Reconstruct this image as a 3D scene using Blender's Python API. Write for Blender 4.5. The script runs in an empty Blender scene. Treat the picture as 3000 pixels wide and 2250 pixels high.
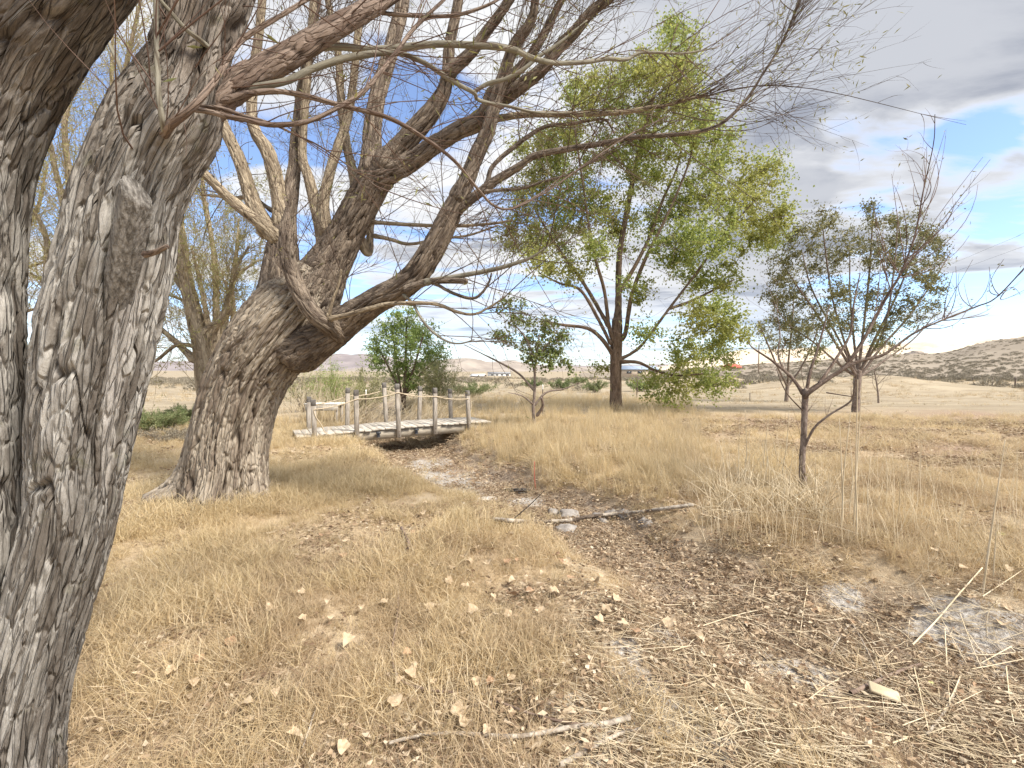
import bpy, math, random
import numpy as np
from mathutils import Vector, Matrix, Euler
R = math.radians
random.seed(7)
rng = np.random.default_rng(7)
scn = bpy.context.scene
col = scn.collection

# ------------------------------------------------------------------ camera
F = 1260.0            # focal length in pixels of a 3000 px wide frame
CH = 1.5              # eye height
PITCH = R(1.82)
cam_d = bpy.data.cameras.new('camera')
cam_d.sensor_width = 36.0
cam_d.lens = 36.0 * F / 3000.0
cam_d.clip_start = 0.05
cam_d.clip_end = 30000
cam = bpy.data.objects.new('camera', cam_d)
col.objects.link(cam)
cam.location = (0, 0, CH)
cam.rotation_euler = (R(90) - PITCH, 0, 0)
scn.camera = cam

# ------------------------------------------------------------------ sky, sun, exposure
SUN_EL, SUN_AZ = R(50), R(118)      # azimuth clockwise from +Y: to the right, a little behind the camera
world = bpy.data.worlds.new('World')
scn.world = world
world.use_nodes = True
wt = world.node_tree
wt.nodes.clear()
def wn(t, **k):
    n = wt.nodes.new(t)
    for a, b in k.items():
        setattr(n, a, b)
    return n
def wl(a, b):
    wt.links.new(a, b)
def wmath(op, a, b=None, c=None, clamp=False):
    n = wn('ShaderNodeMath', operation=op, use_clamp=clamp)
    for i, v in enumerate((a, b, c)):
        if v is None: continue
        if isinstance(v, (int, float)): n.inputs[i].default_value = v
        else: wl(v, n.inputs[i])
    return n.outputs[0]
def wmix(fac, a, b):
    n = wn('ShaderNodeMix', data_type='RGBA')
    for s, v in ((n.inputs[0], fac), (n.inputs[6], a), (n.inputs[7], b)):
        if isinstance(v, (int, float)): s.default_value = v
        elif isinstance(v, tuple): s.default_value = (*v, 1)
        else: wl(v, s)
    return n.outputs[2]
def wsmooth(x, a, b):
    n = wn('ShaderNodeMapRange', interpolation_type='SMOOTHSTEP')
    wl(x, n.inputs[0]); n.inputs[1].default_value = a; n.inputs[2].default_value = b
    return n.outputs[0]
tc = wn('ShaderNodeTexCoord')
sep = wn('ShaderNodeSeparateXYZ'); wl(tc.outputs['Generated'], sep.inputs[0])
zc = wmath('MAXIMUM', sep.outputs[2], 0.0)
zd = wmath('ADD', zc, 0.07)
px = wmath('DIVIDE', sep.outputs[0], zd)
py = wmath('DIVIDE', sep.outputs[1], zd)
comb = wn('ShaderNodeCombineXYZ'); wl(px, comb.inputs[0]); wl(py, comb.inputs[1])
mp = wn('ShaderNodeMapping'); wl(comb.outputs[0], mp.inputs[0])
mp.inputs['Rotation'].default_value = (0, 0, R(-24)); mp.inputs['Scale'].default_value = (0.62, 1.25, 1)
mp.inputs['Location'].default_value = (3.7, 1.3, 0)
def wnoise(vec, scale, detail, rough, dist=0.0):
    n = wn('ShaderNodeTexNoise'); wl(vec, n.inputs['Vector'])
    n.inputs['Scale'].default_value = scale; n.inputs['Detail'].default_value = detail
    n.inputs['Roughness'].default_value = rough; n.inputs['Distortion'].default_value = dist
    return n.outputs['Fac']
n_big = wnoise(mp.outputs[0], 0.55, 3, 0.5, 0.3)
n_mid = wnoise(mp.outputs[0], 1.7, 9, 0.56, 0.35)
n_grey = wnoise(mp.outputs[0], 1.15, 8, 0.58, 0.3)
def wdir(u, v):
    dx, dz = (u - 1500) / F, (1125 - v) / F
    d = Vector((dx, math.cos(PITCH) + dz * math.sin(PITCH), -math.sin(PITCH) + dz * math.cos(PITCH)))
    return d.normalized()
def wblob(u, v, w0, w1):
    d = wdir(u, v)
    n = wn('ShaderNodeVectorMath', operation='DOT_PRODUCT')
    wl(tc.outputs['Generated'], n.inputs[0]); n.inputs[1].default_value = d
    return wsmooth(n.outputs['Value'], math.cos(R(w0)), math.cos(R(w1)))
# coverage: a bank of cloud with gaps where the photograph shows blue
cov = wmath('MULTIPLY_ADD', n_mid, 0.62, wmath('MULTIPLY', n_big, 0.38))
bank = wblob(2650, 60, 36, 12)
cov = wmath('ADD', cov, wmath('MULTIPLY', bank, 0.13))
for (gu, gv, w0, w1, amt) in ((820, 330, 17, 4, 0.075), (330, 430, 12, 3, 0.09), (2540, 530, 4.5, 1, 0.10), (2830, 425, 3.5, 1, 0.10), (2990, 850, 19, 6, 0.16), (1230, 300, 8, 2, 0.08), (2030, 60, 5, 1, 0.06)):
    cov = wmath('SUBTRACT', cov, wmath('MULTIPLY', wblob(gu, gv, w0, w1), amt))
cloud = wmath('MAXIMUM', wsmooth(cov, 0.40, 0.53), 0.08)
low = wsmooth(sep.outputs[2], 0.20, 0.0)
cloud = wmath('MULTIPLY', cloud, wmath('SUBTRACT', 1.0, wmath('MULTIPLY', low, 0.35)))
greyf = wmath('ADD', wsmooth(n_grey, 0.43, 0.72), wmath('MULTIPLY', bank, 0.62), clamp=True)
thick = wsmooth(cov, 0.44, 0.58)
greyf = wmath('MULTIPLY', greyf, thick)
ccol = wmix(greyf, (0.32, 0.323, 0.33), (0.130, 0.140, 0.166))
sky = wn('ShaderNodeTexSky', sky_type='NISHITA')
sky.sun_disc = False
sky.sun_elevation = SUN_EL
sky.sun_rotation = SUN_AZ
sky.altitude = 1300
sky.air_density = 1.0; sky.dust_density = 1.6; sky.ozone_density = 1.5
SKY_STRENGTH = 0.10
smul = wn('ShaderNodeMix', data_type='RGBA', blend_type='MULTIPLY')
smul.inputs[0].default_value = 1.0
wl(sky.outputs[0], smul.inputs[6]); smul.inputs[7].default_value = (0.84, 0.90, 1.0, 1)
cscale = wn('ShaderNodeVectorMath', operation='SCALE'); wl(ccol, cscale.inputs[0]); cscale.inputs['Scale'].default_value = 1.0 / SKY_STRENGTH
skyc = wmix(cloud, smul.outputs[2], cscale.outputs[0])
bg = wn('ShaderNodeBackground'); wl(skyc, bg.inputs[0]); bg.inputs[1].default_value = SKY_STRENGTH
wo = wn('ShaderNodeOutputWorld'); wl(bg.outputs[0], wo.inputs[0])

sun_d = bpy.data.lights.new('sun', 'SUN')
sun_d.energy = 2.4
sun_d.angle = R(16)
sun_d.color = (1.0, 0.93, 0.82)
sun = bpy.data.objects.new('sun', sun_d)
col.objects.link(sun)
sd = Vector((math.sin(SUN_AZ) * math.cos(SUN_EL), math.cos(SUN_AZ) * math.cos(SUN_EL), math.sin(SUN_EL)))
sun.rotation_euler = sd.to_track_quat('Z', 'Y').to_euler()
sun.location = (9, -5, 12)

vs = scn.view_settings
vs.view_transform = 'Standard'; vs.look = 'None'; vs.gamma = 1; vs.use_curve_mapping = False
vs.exposure = 1.65
scn.cycles.use_denoising = True
scn.cycles.max_bounces = 5
scn.cycles.diffuse_bounces = 3
scn.cycles.transmission_bounces = 3
scn.cycles.sample_clamp_indirect = 4

# ------------------------------------------------------------------ geometry helpers
cp, sp = math.cos(PITCH), math.sin(PITCH)
def P(u, v, d):
    """point of the line of sight through photo pixel (u, v) at distance d along +Y"""
    dx, dz = (u - 1500) / F, (1125 - v) / F
    t = d / (cp + dz * sp)
    return np.array((dx * t, d, CH + (-sp + dz * cp) * t))
def proj(p):
    p = np.asarray(p, float)
    z = p[..., 2] - CH
    dep = np.maximum(p[..., 1] * cp - z * sp, 1e-3)
    return 1500 + F * p[..., 0] / dep, 1125 - F * (p[..., 1] * sp + z * cp) / dep
def sstep(x, a, b):
    t = np.clip((x - a) / (b - a), 0, 1)
    return t * t * (3 - 2 * t)
_perm = np.random.default_rng(3).permutation(256)
_perm = np.concatenate([_perm, _perm, _perm])
_g3 = np.array([(1,1,0),(-1,1,0),(1,-1,0),(-1,-1,0),(1,0,1),(-1,0,1),(1,0,-1),(-1,0,-1),(0,1,1),(0,-1,1),(0,1,-1),(0,-1,-1),(1,1,0),(-1,1,0),(0,-1,1),(0,-1,-1)], float)
def pnoise(c):
    c = np.asarray(c, float)
    i = np.floor(c).astype(int); f = c - i; i &= 255
    w = f * f * f * (f * (f * 6 - 15) + 10)
    out = 0
    for a in (0, 1):
        wx = w[..., 0] if a else 1 - w[..., 0]
        ha = _perm[i[..., 0] + a]
        for b in (0, 1):
            wy = w[..., 1] if b else 1 - w[..., 1]
            hb = _perm[ha + i[..., 1] + b]
            for k in (0, 1):
                wz = w[..., 2] if k else 1 - w[..., 2]
                g = _g3[_perm[hb + i[..., 2] + k] & 15]
                d = g[..., 0] * (f[..., 0] - a) + g[..., 1] * (f[..., 1] - b) + g[..., 2] * (f[..., 2] - k)
                out = out + wx * wy * wz * d
    return out
def n2(x, y, s, seed=0.0):
    return pnoise(np.stack([np.asarray(x) * s + seed, np.asarray(y) * s - seed, np.full(np.shape(x), seed + 0.37)], -1))
def fbm2(x, y, s, o=4, seed=0.0):
    r = 0; a = 1.0
    for k in range(o):
        r = r + a * n2(x, y, s * 2.03 ** k, seed + 9.7 * k); a *= 0.5
    return r

def build(name, V, Q=None, T=None, mat=None, attrs=None, smooth=True, parent=None):
    """mesh object from vertex, quad and triangle arrays"""
    V = np.asarray(V, np.float32)
    Q = np.zeros((0, 4), int) if Q is None else np.asarray(Q).reshape(-1, 4)
    T = np.zeros((0, 3), int) if T is None else np.asarray(T).reshape(-1, 3)
    me = bpy.data.meshes.new(name)
    me.vertices.add(len(V)); me.vertices.foreach_set('co', V.ravel())
    nl = Q.size + T.size
    me.loops.add(nl); me.loops.foreach_set('vertex_index', np.concatenate([Q.ravel(), T.ravel()]).astype(np.int32))
    npoly = len(Q) + len(T)
    me.polygons.add(npoly)
    st = np.concatenate([np.arange(len(Q)) * 4, Q.size + np.arange(len(T)) * 3]).astype(np.int32)
    me.polygons.foreach_set('loop_start', st)
    if smooth:
        me.polygons.foreach_set('use_smooth', np.ones(npoly, bool))
    for k, a in (attrs or {}).items():
        a = np.asarray(a, np.float32)
        if a.ndim == 2:
            at = me.attributes.new(k, 'FLOAT_VECTOR', 'POINT'); at.data.foreach_set('vector', a.ravel())
        else:
            at = me.attributes.new(k, 'FLOAT', 'POINT'); at.data.foreach_set('value', a)
    me.update(calc_edges=True)
    if mat: me.materials.append(mat)
    o = bpy.data.objects.new(name, me)
    col.objects.link(o)
    if parent: o.parent = parent
    return o
def tag(o, label=None, cat=None, group=None, kind=None):
    if label: o['label'] = label
    if cat: o['category'] = cat
    if group: o['group'] = group
    if kind: o['kind'] = kind
    return o
def empty(name, loc, label, cat, group=None):
    o = bpy.data.objects.new(name, None); col.objects.link(o)
    o.location = loc; o.empty_display_size = 0.2
    return tag(o, label, cat, group)
def adopt(o, root):
    """parent keeping world position (mesh made in world coordinates)"""
    o.parent = root
    o.matrix_parent_inverse = Matrix.Translation(-Vector(root.location))
    return o
class Soup:
    """collects boxes and tubes into one mesh"""
    def __init__(s): s.V = []; s.Q = []; s.T = []; s.n = 0; s.A = {}
    def add(s, V, Q=None, T=None, **attrs):
        V = np.asarray(V, float).reshape(-1, 3)
        if Q is not None and len(Q): s.Q.append(np.asarray(Q).reshape(-1, 4) + s.n)
        if T is not None and len(T): s.T.append(np.asarray(T).reshape(-1, 3) + s.n)
        s.V.append(V); s.n += len(V)
        for k, a in attrs.items(): s.A.setdefault(k, []).append(np.asarray(a))
    def obj(s, name, mat, parent=None, smooth=True):
        return build(name, np.concatenate(s.V), np.concatenate(s.Q) if s.Q else None, np.concatenate(s.T) if s.T else None, mat,
                     {k: np.concatenate(a) for k, a in s.A.items()}, smooth, parent)
def catmull(pts, vals, step):
    """resample a polyline (with values per point) along a Catmull-Rom curve"""
    p = np.asarray(pts, float); v = np.asarray(vals, float)
    if v.ndim == 1: v = v[:, None]
    a = np.concatenate([p, v], 1)
    a = np.concatenate([[2 * a[0] - a[1]], a, [2 * a[-1] - a[-2]]])
    out = []
    for i in range(1, len(a) - 2):
        L = np.linalg.norm(a[i + 1, :3] - a[i, :3])
        n = max(1, int(math.ceil(L / step - 1e-6)))
        t = (np.arange(n) / n)[:, None]
        p0, p1, p2, p3 = a[i - 1], a[i], a[i + 1], a[i + 2]
        out.append(0.5 * (2 * p1 + (p2 - p0) * t + (2 * p0 - 5 * p1 + 4 * p2 - p3) * t ** 2 + (3 * p1 - p0 - 3 * p2 + p3) * t ** 3))
    out.append(a[-2][None])
    r = np.concatenate(out)
    return r[:, :3], r[:, 3:]
def frames(c):
    T = np.gradient(c, axis=0); T /= np.linalg.norm(T, axis=1)[:, None] + 1e-12
    N = np.zeros_like(c)
    ref = np.array((0, 1, 0)) if abs(T[0, 1]) < 0.9 else np.array((1, 0, 0))
    n = np.cross(T[0], np.cross(ref, T[0])); n /= np.linalg.norm(n)
    for i in range(len(c)):
        n = n - T[i] * np.dot(n, T[i]); n /= np.linalg.norm(n) + 1e-12
        N[i] = n
    return T, N, np.cross(T, N)
def grid_quads(nr, nc, wrap=True):
    i = np.arange(nr - 1)[:, None]; j = np.arange(nc if wrap else nc - 1)[None]
    j2 = (j + 1) % nc
    return np.stack([i * nc + j, i * nc + j2, (i + 1) * nc + j2, (i + 1) * nc + j], -1).reshape(-1, 4)
def limb_arrays(pts, rad, sides, step, pitch=0.07, depth=0.02, stretch=4.0, seed=0.0, cap=True, wob=0.06, dent=None, strip=None, crisp=0.17):
    """branch with furrowed bark: ridges are real displacement"""
    c, r = catmull(pts, rad, step); r = np.maximum(r[:, 0], 0.0015)
    T, N, B = frames(c)
    s = np.concatenate([[0], np.cumsum(np.linalg.norm(np.diff(c, axis=0), axis=1))])
    th = np.linspace(0, 2 * np.pi, sides, endpoint=False)
    ct, st = np.cos(th), np.sin(th)
    Rg = r[:, None] * np.ones(sides)
    dirs = N[:, None] * ct[None, :, None] + B[:, None] * st[None, :, None]
    rm = np.maximum(r, 0.01)[:, None]
    bc = np.stack([rm * ct + seed, rm * st + seed * 1.7, (s[:, None] + 0 * th) / stretch + seed * 0.6], -1)
    ridge = np.zeros_like(Rg)
    if depth > 0:
        fq = 0.62 / pitch
        wv = np.stack([pnoise(bc * fq * 0.55 + 11), pnoise(bc * fq * 0.55 + 37), pnoise(bc * fq * 0.55 + 71)], -1)
        q = bc * fq + 0.55 * wv
        a = np.clip(np.abs(pnoise(q)) / crisp, 0, 1)
        b = np.clip(np.abs(pnoise(q * 2.2 + 5.3)) / (crisp * 1.2), 0, 1)
        e = np.clip(np.abs(pnoise(q * 1.1 * np.array((1, 1, 3.2)) + 9.1)) / 0.12, 0, 1)
        a = a * a * (3 - 2 * a); b = b * b * (3 - 2 * b)
        lump = pnoise(bc * fq * 0.22 + 3)
        fine = pnoise(q * 5.1) + 0.6 * np.abs(pnoise(q * np.array((9, 9, 5)) + 2))
        ridge = 0.72 * a + 0.28 * b
        hgt = ridge * (0.80 + 0.20 * e) + 0.14 * fine * a + 0.22 * pnoise(q * np.array((0.8, 0.8, 1.3)) + 21) * a
        dd = np.minimum(depth, r * 0.2)[:, None]
        if strip is not None:
            mk = strip(c[:, None] + dirs * Rg[..., None])
            hgt = hgt * (1 - 0.85 * mk) + mk * (0.25 + 0.10 * pnoise(q * np.array((3, 3, 0.7))))
            ridge = ridge * (1 - mk) + mk * 2.0
        Rg = Rg * (1 + wob * lump * 2) + dd * (hgt - 0.6)
    if dent is not None: Rg = Rg + dent(c, dirs, Rg)
    V = c[:, None] + dirs * Rg[..., None]
    nr = len(c)
    Q = grid_quads(nr, sides)
    V = V.reshape(-1, 3); bc = bc.reshape(-1, 3); ridge = ridge.reshape(-1)
    Tt = None
    if cap:
        V = np.concatenate([V, [c[-1] + T[-1] * r[-1] * 0.5]]); bc = np.concatenate([bc, bc[-1:]]); ridge = np.concatenate([ridge, [0.5]])
        k = (nr - 1) * sides; j = np.arange(sides)
        Tt = np.stack([k + j, k + (j + 1) % sides, np.full(sides, nr * sides)], -1)
    return V, Q, Tt, bc, ridge
def limb(name, pts, rad, mat, root=None, sides=16, step=0.04, **k):
    if root and name in ('limb', 'branch') and len(pts) > 2:      # swollen collar where a limb leaves its parent
        p_, r_ = catmull(pts, rad, max(step, 0.02 if rad[0] < 0.05 else 0.05))
        sl = np.concatenate([[0], np.cumsum(np.linalg.norm(np.diff(p_, axis=0), axis=1))])
        r_ = r_[:, 0] * (1 + 0.38 * np.exp(-(sl / (rad[0] * 2.6)) ** 2)) * (0.45 + 0.55 * sstep(sl / rad[0], 0, 1.5))
        pts, rad = p_, r_
    V, Q, Tt, bc, rd = limb_arrays(pts, rad, sides, step, **k)
    o = build(name, V, Q, Tt, mat, {'bco': bc, 'ridge': rd})
    if root: adopt(o, root)
    return o
def tubes(PT, RD, sides=3):
    """N thin tubes at once: PT (N,K,3), RD (N,K)"""
    Nn, K, _ = PT.shape
    T = np.gradient(PT, axis=1); T /= np.linalg.norm(T, axis=2)[..., None] + 1e-9
    ref = np.where(np.abs(T[..., 2:3]) < 0.8, np.array((0, 0, 1.0)), np.array((1.0, 0, 0)))
    ref = np.broadcast_to(ref[:, :1], T.shape)
    A = np.cross(T, ref); A /= np.linalg.norm(A, axis=2)[..., None] + 1e-9
    B = np.cross(T, A)
    th = np.arange(sides) * 2 * np.pi / sides
    V = PT[:, :, None] + RD[:, :, None, None] * (A[:, :, None] * np.cos(th)[None, None, :, None] + B[:, :, None] * np.sin(th)[None, None, :, None])
    q = grid_quads(K, sides)
    Q = (np.arange(Nn)[:, None, None] * (K * sides) + q[None]).reshape(-1, 4)
    return V.reshape(-1, 3), Q
def unit(a): return a / (np.linalg.norm(a, axis=-1)[..., None] + 1e-9)
def leaves(C, D, L, W, rg, fold=0.25, droop=0.0):
    """leaf blades: 4-vertex kites folded on the midrib. C base points, D directions"""
    n = len(C)
    D = unit(D + np.array((0, 0, -droop)))
    Nn = unit(np.cross(D, rg.normal(size=(n, 3))))
    S = np.cross(D, Nn)
    L = np.broadcast_to(L, n)[:, None]; W = np.broadcast_to(W, n)[:, None]
    tip = C + D * L
    mid = C + D * L * 0.42
    a = mid + S * W * 0.5 + Nn * W * fold
    b = mid - S * W * 0.5 + Nn * W * fold
    V = np.stack([C, a, tip, b], 1).reshape(-1, 3)
    i = np.arange(n)[:, None] * 4
    T = np.concatenate([i + np.array([[0, 2, 1]]), i + np.array([[0, 3, 2]])])
    tint = np.repeat(rg.random(n), 4)
    return V, T, tint
def box_arrays(c, ex, ey, ez, sx, sy, sz, bev=0.0):
    c = np.asarray(c, float); ex, ey, ez = (np.asarray(a, float) for a in (ex, ey, ez))
    if bev <= 0:
        V = [c + ex * sx * i / 2 + ey * sy * j / 2 + ez * sz * k / 2 for i, j, k in ((-1,-1,-1),(1,-1,-1),(1,1,-1),(-1,1,-1),(-1,-1,1),(1,-1,1),(1,1,1),(-1,1,1))]
        return np.array(V), [(0,3,2,1),(4,5,6,7),(0,1,5,4),(1,2,6,5),(2,3,7,6),(3,0,4,7)]
    # chamfered along z edges and top rim
    V = []; Q = []
    prof = [(-1, bev), (-1 + 2 * bev / sz, 0), (1 - 2 * bev / sz, 0), (1, bev)]
    for zz, ins in prof:
        hx, hy = sx / 2 - ins, sy / 2 - ins
        b = bev * 0.8
        for x, y in ((-hx + b, -hy), (hx - b, -hy), (hx, -hy + b), (hx, hy - b), (hx - b, hy), (-hx + b, hy), (-hx, hy - b), (-hx, -hy + b)):
            V.append(c + ex * x + ey * y + ez * zz * sz / 2)
    V = np.array(V)
    Q = [tuple(q) for q in grid_quads(4, 8)]
    for k, rev in ((0, True), (24, False)):
        f = [(k, k + 1, k + 2, k + 3), (k, k + 3, k + 4, k + 7), (k + 4, k + 5, k + 6, k + 7)]
        Q += [tuple(reversed(q)) if rev else q for q in f]
    return V, Q

# ------------------------------------------------------------------ materials
class NT:
    def __init__(s, name):
        s.m = bpy.data.materials.new(name); s.m.use_nodes = True
        s.t = s.m.node_tree; s.t.nodes.clear()
        s.out = s.t.nodes.new('ShaderNodeOutputMaterial')
    def n(s, t, ins=None, **k):
        nd = s.t.nodes.new(t)
        for a, b in k.items(): setattr(nd, a, b)
        for key, v in (ins or {}).items(): s.put(nd.inputs[key], v)
        return nd
    def put(s, sock, v):
        if isinstance(v, bpy.types.NodeSocket): s.t.links.new(v, sock)
        elif isinstance(v, tuple) and len(v) == 3 and sock.type == 'RGBA': sock.default_value = (*v, 1)
        else: sock.default_value = v
    def math(s, op, a, b=0.0, clamp=False):
        return s.n('ShaderNodeMath', {0: a, 1: b}, operation=op, use_clamp=clamp).outputs[0]
    def mix(s, f, a, b, mode='MIX'):
        return s.n('ShaderNodeMix', {0: f, 6: a, 7: b}, data_type='RGBA', blend_type=mode).outputs[2]
    def ramp(s, x, a, b):
        return s.n('ShaderNodeMapRange', {0: x, 1: a, 2: b}, interpolation_type='SMOOTHSTEP').outputs[0]
    def noise(s, vec, scale, detail=4, rough=0.55, dist=0.0):
        d = {'Scale': scale, 'Detail': detail, 'Roughness': rough, 'Distortion': dist}
        if vec is not None: d['Vector'] = vec
        return s.n('ShaderNodeTexNoise', d).outputs['Fac']
    def attr(s, name, k='Fac'):
        return s.n('ShaderNodeAttribute', attribute_name=name).outputs[k]
    def objco(s): return s.n('ShaderNodeTexCoord').outputs['Object']
    def geopos(s): return s.n('ShaderNodeNewGeometry').outputs['Position']
    def mapping(s, vec, scale=(1, 1, 1), rot=(0, 0, 0)):
        return s.n('ShaderNodeMapping', {'Vector': vec, 'Scale': scale, 'Rotation': rot}).outputs[0]
    def bump(s, h, dist, strength=1.0):
        return s.n('ShaderNodeBump', {'Height': h, 'Distance': dist, 'Strength': strength}).outputs[0]
    def finish(s, color, rough=0.85, spec=0.25, normal=None, trans=None):
        b = s.n('ShaderNodeBsdfPrincipled', {'Base Color': color, 'Roughness': rough, 'Specular IOR Level': spec})
        if normal is not None: s.put(b.inputs['Normal'], normal)
        sh = b.outputs[0]
        if trans:
            tr = s.n('ShaderNodeBsdfTranslucent', {'Color': color})
            mx = s.n('ShaderNodeMixShader', {0: trans}); s.put(mx.inputs[1], sh); s.put(mx.inputs[2], tr.outputs[0])
            sh = mx.outputs[0]
        s.t.links.new(sh, s.out.inputs[0])
        return s.m
def bark(name, dark, mid, light, scale=22, furrow=(0.10, 0.065, 0.045), moss=0.0, fine=0.004, wood=False):
    k = NT(name)
    bc = k.attr('bco', 'Vector')
    a = k.noise(bc, scale, 6, 0.65)
    b = k.noise(bc, scale * 0.28, 3, 0.5)
    wv = k.n('ShaderNodeVectorMath', {0: bc, 1: k.n('ShaderNodeVectorMath', {0: k.n('ShaderNodeTexNoise', {'Vector': bc, 'Scale': scale * 0.9, 'Detail': 3}).outputs['Color'], 'Scale': 0.05 * 22 / scale}, operation='SCALE').outputs[0]}, operation='ADD').outputs[0]
    vo = k.n('ShaderNodeTexVoronoi', {'Vector': wv, 'Scale': scale * 2.2}, feature='DISTANCE_TO_EDGE').outputs['Distance']
    vc = k.n('ShaderNodeTexVoronoi', {'Vector': wv, 'Scale': scale * 2.2}, feature='F1').outputs['Color']
    vr = k.n('ShaderNodeSeparateColor', {0: vc}).outputs[0]
    c = k.mix(k.ramp(k.math('ADD', k.math('MULTIPLY', a, 0.75), k.math('MULTIPLY', vr, 0.25)), 0.38, 0.60), mid, light)
    c = k.mix(k.math('MULTIPLY', k.ramp(b, 0.45, 0.7), 0.55), c, dark)
    rd = k.attr('ridge')
    c = k.mix(k.math('MULTIPLY', k.ramp(rd, 0.55, 0.10), 0.85), c, furrow)
    if wood:
        wd = k.mix(k.ramp(k.noise(bc, scale * 1.6, 5, 0.6), 0.3, 0.7), (0.27, 0.245, 0.22), (0.46, 0.43, 0.395))
        c = k.mix(k.ramp(rd, 1.0, 1.7), c, wd)
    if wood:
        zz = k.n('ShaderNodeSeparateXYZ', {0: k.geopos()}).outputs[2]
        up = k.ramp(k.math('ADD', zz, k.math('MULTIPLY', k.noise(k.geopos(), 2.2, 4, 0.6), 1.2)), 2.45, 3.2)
        c = k.mix(k.math('MULTIPLY', up, 0.65), c, k.mix(k.ramp(a, 0.35, 0.65), (0.06, 0.043, 0.032), (0.19, 0.145, 0.11)))  # upper stems: browner bark tone plus shade, both put into the colour
    if moss:
        m = k.ramp(k.noise(k.geopos(), 9, 5, 0.6), 0.60, 0.74)
        c = k.mix(k.math('MULTIPLY', m, moss), c, (0.13, 0.135, 0.06))
    h = k.math('ADD', k.noise(bc, scale * 3, 5, 0.7), k.math('ADD', k.math('MULTIPLY', a, 0.8), k.math('MULTIPLY', k.ramp(vo, 0.0, 0.14), 0.7)))
    return k.finish(c, 0.9, 0.12, k.bump(h, fine, 1.0))
def simple(name, c1, c2, scale=8, rough=0.85, spec=0.2, bumpd=0.0, coord='obj', det=4, trans=None, stretch=None):
    k = NT(name)
    v = k.objco() if coord == 'obj' else k.geopos()
    if stretch: v = k.mapping(v, stretch)
    n = k.noise(v, scale, det, 0.6)
    nm = k.bump(k.noise(v, scale * 2.5, 5, 0.65), bumpd) if bumpd else None
    return k.finish(k.mix(k.ramp(n, 0.32, 0.68), c1, c2), rough, spec, nm, trans)
def tinted(name, cols, rough=0.8, trans=0.25, spec=0.2, patch=None):
    """leaf or blade: colour from the per-piece tint, shifted a little from copy to copy"""
    k = NT(name)
    t = k.attr('tint')
    rnd = k.n('ShaderNodeObjectInfo').outputs['Random']
    x = k.math('ADD', k.math('MULTIPLY', t, 0.75), k.math('MULTIPLY', rnd, 0.25))
    cr = k.n('ShaderNodeValToRGB', {0: x}); e = cr.color_ramp.elements
    while len(e) < len(cols): e.new(0.5)
    for i, c in enumerate(cols):
        e[i].position = i / (len(cols) - 1); e[i].color = (*c, 1)
    c = cr.outputs[0]
    if patch:
        n = k.noise(k.geopos(), patch[0], 3, 0.5)
        c = k.mix(k.math('MULTIPLY', k.ramp(n, 0.42, 0.62), patch[2]), c, patch[1])
    return k.finish(c, rough, spec, None, trans)
M = {}
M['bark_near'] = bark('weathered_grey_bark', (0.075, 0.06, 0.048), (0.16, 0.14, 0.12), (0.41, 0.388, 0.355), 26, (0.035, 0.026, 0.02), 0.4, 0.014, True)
M['bark_willow'] = bark('willow_bark', (0.13, 0.098, 0.073), (0.225, 0.18, 0.14), (0.42, 0.36, 0.285), 14, (0.055, 0.04, 0.03), 0.0, 0.016)
M['bark_limb'] = bark('willow_limb_bark', (0.075, 0.056, 0.044), (0.135, 0.105, 0.083), (0.285, 0.23, 0.178), 20, (0.04, 0.03, 0.023), 0.0, 0.012)
M['bark_pale'] = bark('pale_limb_bark', (0.17, 0.13, 0.09), (0.24, 0.19, 0.135), (0.43, 0.355, 0.255), 20, (0.07, 0.05, 0.036), 0.0, 0.010)
M['bark_red'] = bark('reddish_limb_bark', (0.085, 0.058, 0.045), (0.145, 0.103, 0.081), (0.25, 0.192, 0.155), 24, (0.06, 0.042, 0.032), 0.0, 0.007)
M['bark_green'] = bark('greenish_smooth_bark', (0.12, 0.105, 0.08), (0.185, 0.17, 0.13), (0.27, 0.25, 0.20), 24, (0.10, 0.08, 0.06), 0.0, 0.001)
M['bark_cotton'] = bark('brown_cottonwood_bark', (0.085, 0.058, 0.042), (0.145, 0.10, 0.072), (0.23, 0.17, 0.125), 18, (0.06, 0.042, 0.03), 0.0, 0.006)
M['bark_fruit'] = bark('fruit_tree_bark', (0.12, 0.09, 0.075), (0.20, 0.152, 0.125), (0.32, 0.26, 0.22), 30, (0.065, 0.048, 0.038), 0.0, 0.004)
M['twig'] = simple('dark_twig', (0.085, 0.06, 0.045), (0.16, 0.12, 0.09), 3, coord='geo')
M['twig_red'] = simple('reddish_twig', (0.11, 0.07, 0.055), (0.19, 0.13, 0.105), 3, coord='geo')
M['twig_yellow'] = simple('yellow_twig', (0.24, 0.185, 0.10), (0.36, 0.29, 0.18), 1.2, coord='geo')
M['deadwood'] = simple('bare_grey_deadwood', (0.11, 0.098, 0.085), (0.34, 0.315, 0.285), 6, 0.9, 0.1, 0.010, 'geo', 7, None, (14, 14, 1.0))
M['leaf_willow'] = tinted('willow_leaf', [(0.14, 0.15, 0.06), (0.22, 0.21, 0.08), (0.33, 0.29, 0.12)], 0.6, 0.35)
M['leaf_yellow'] = tinted('yellowing_willow_leaf', [(0.24, 0.25, 0.09), (0.36, 0.34, 0.14), (0.45, 0.40, 0.20)], 0.6, 0.4)
M['leaf_cotton'] = tinted('cottonwood_leaf', [(0.17, 0.22, 0.06), (0.285, 0.34, 0.09), (0.39, 0.43, 0.13), (0.49, 0.475, 0.18)], 0.55, 0.5, 0.3, (0.45, (0.40, 0.36, 0.11), 0.5))
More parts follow.
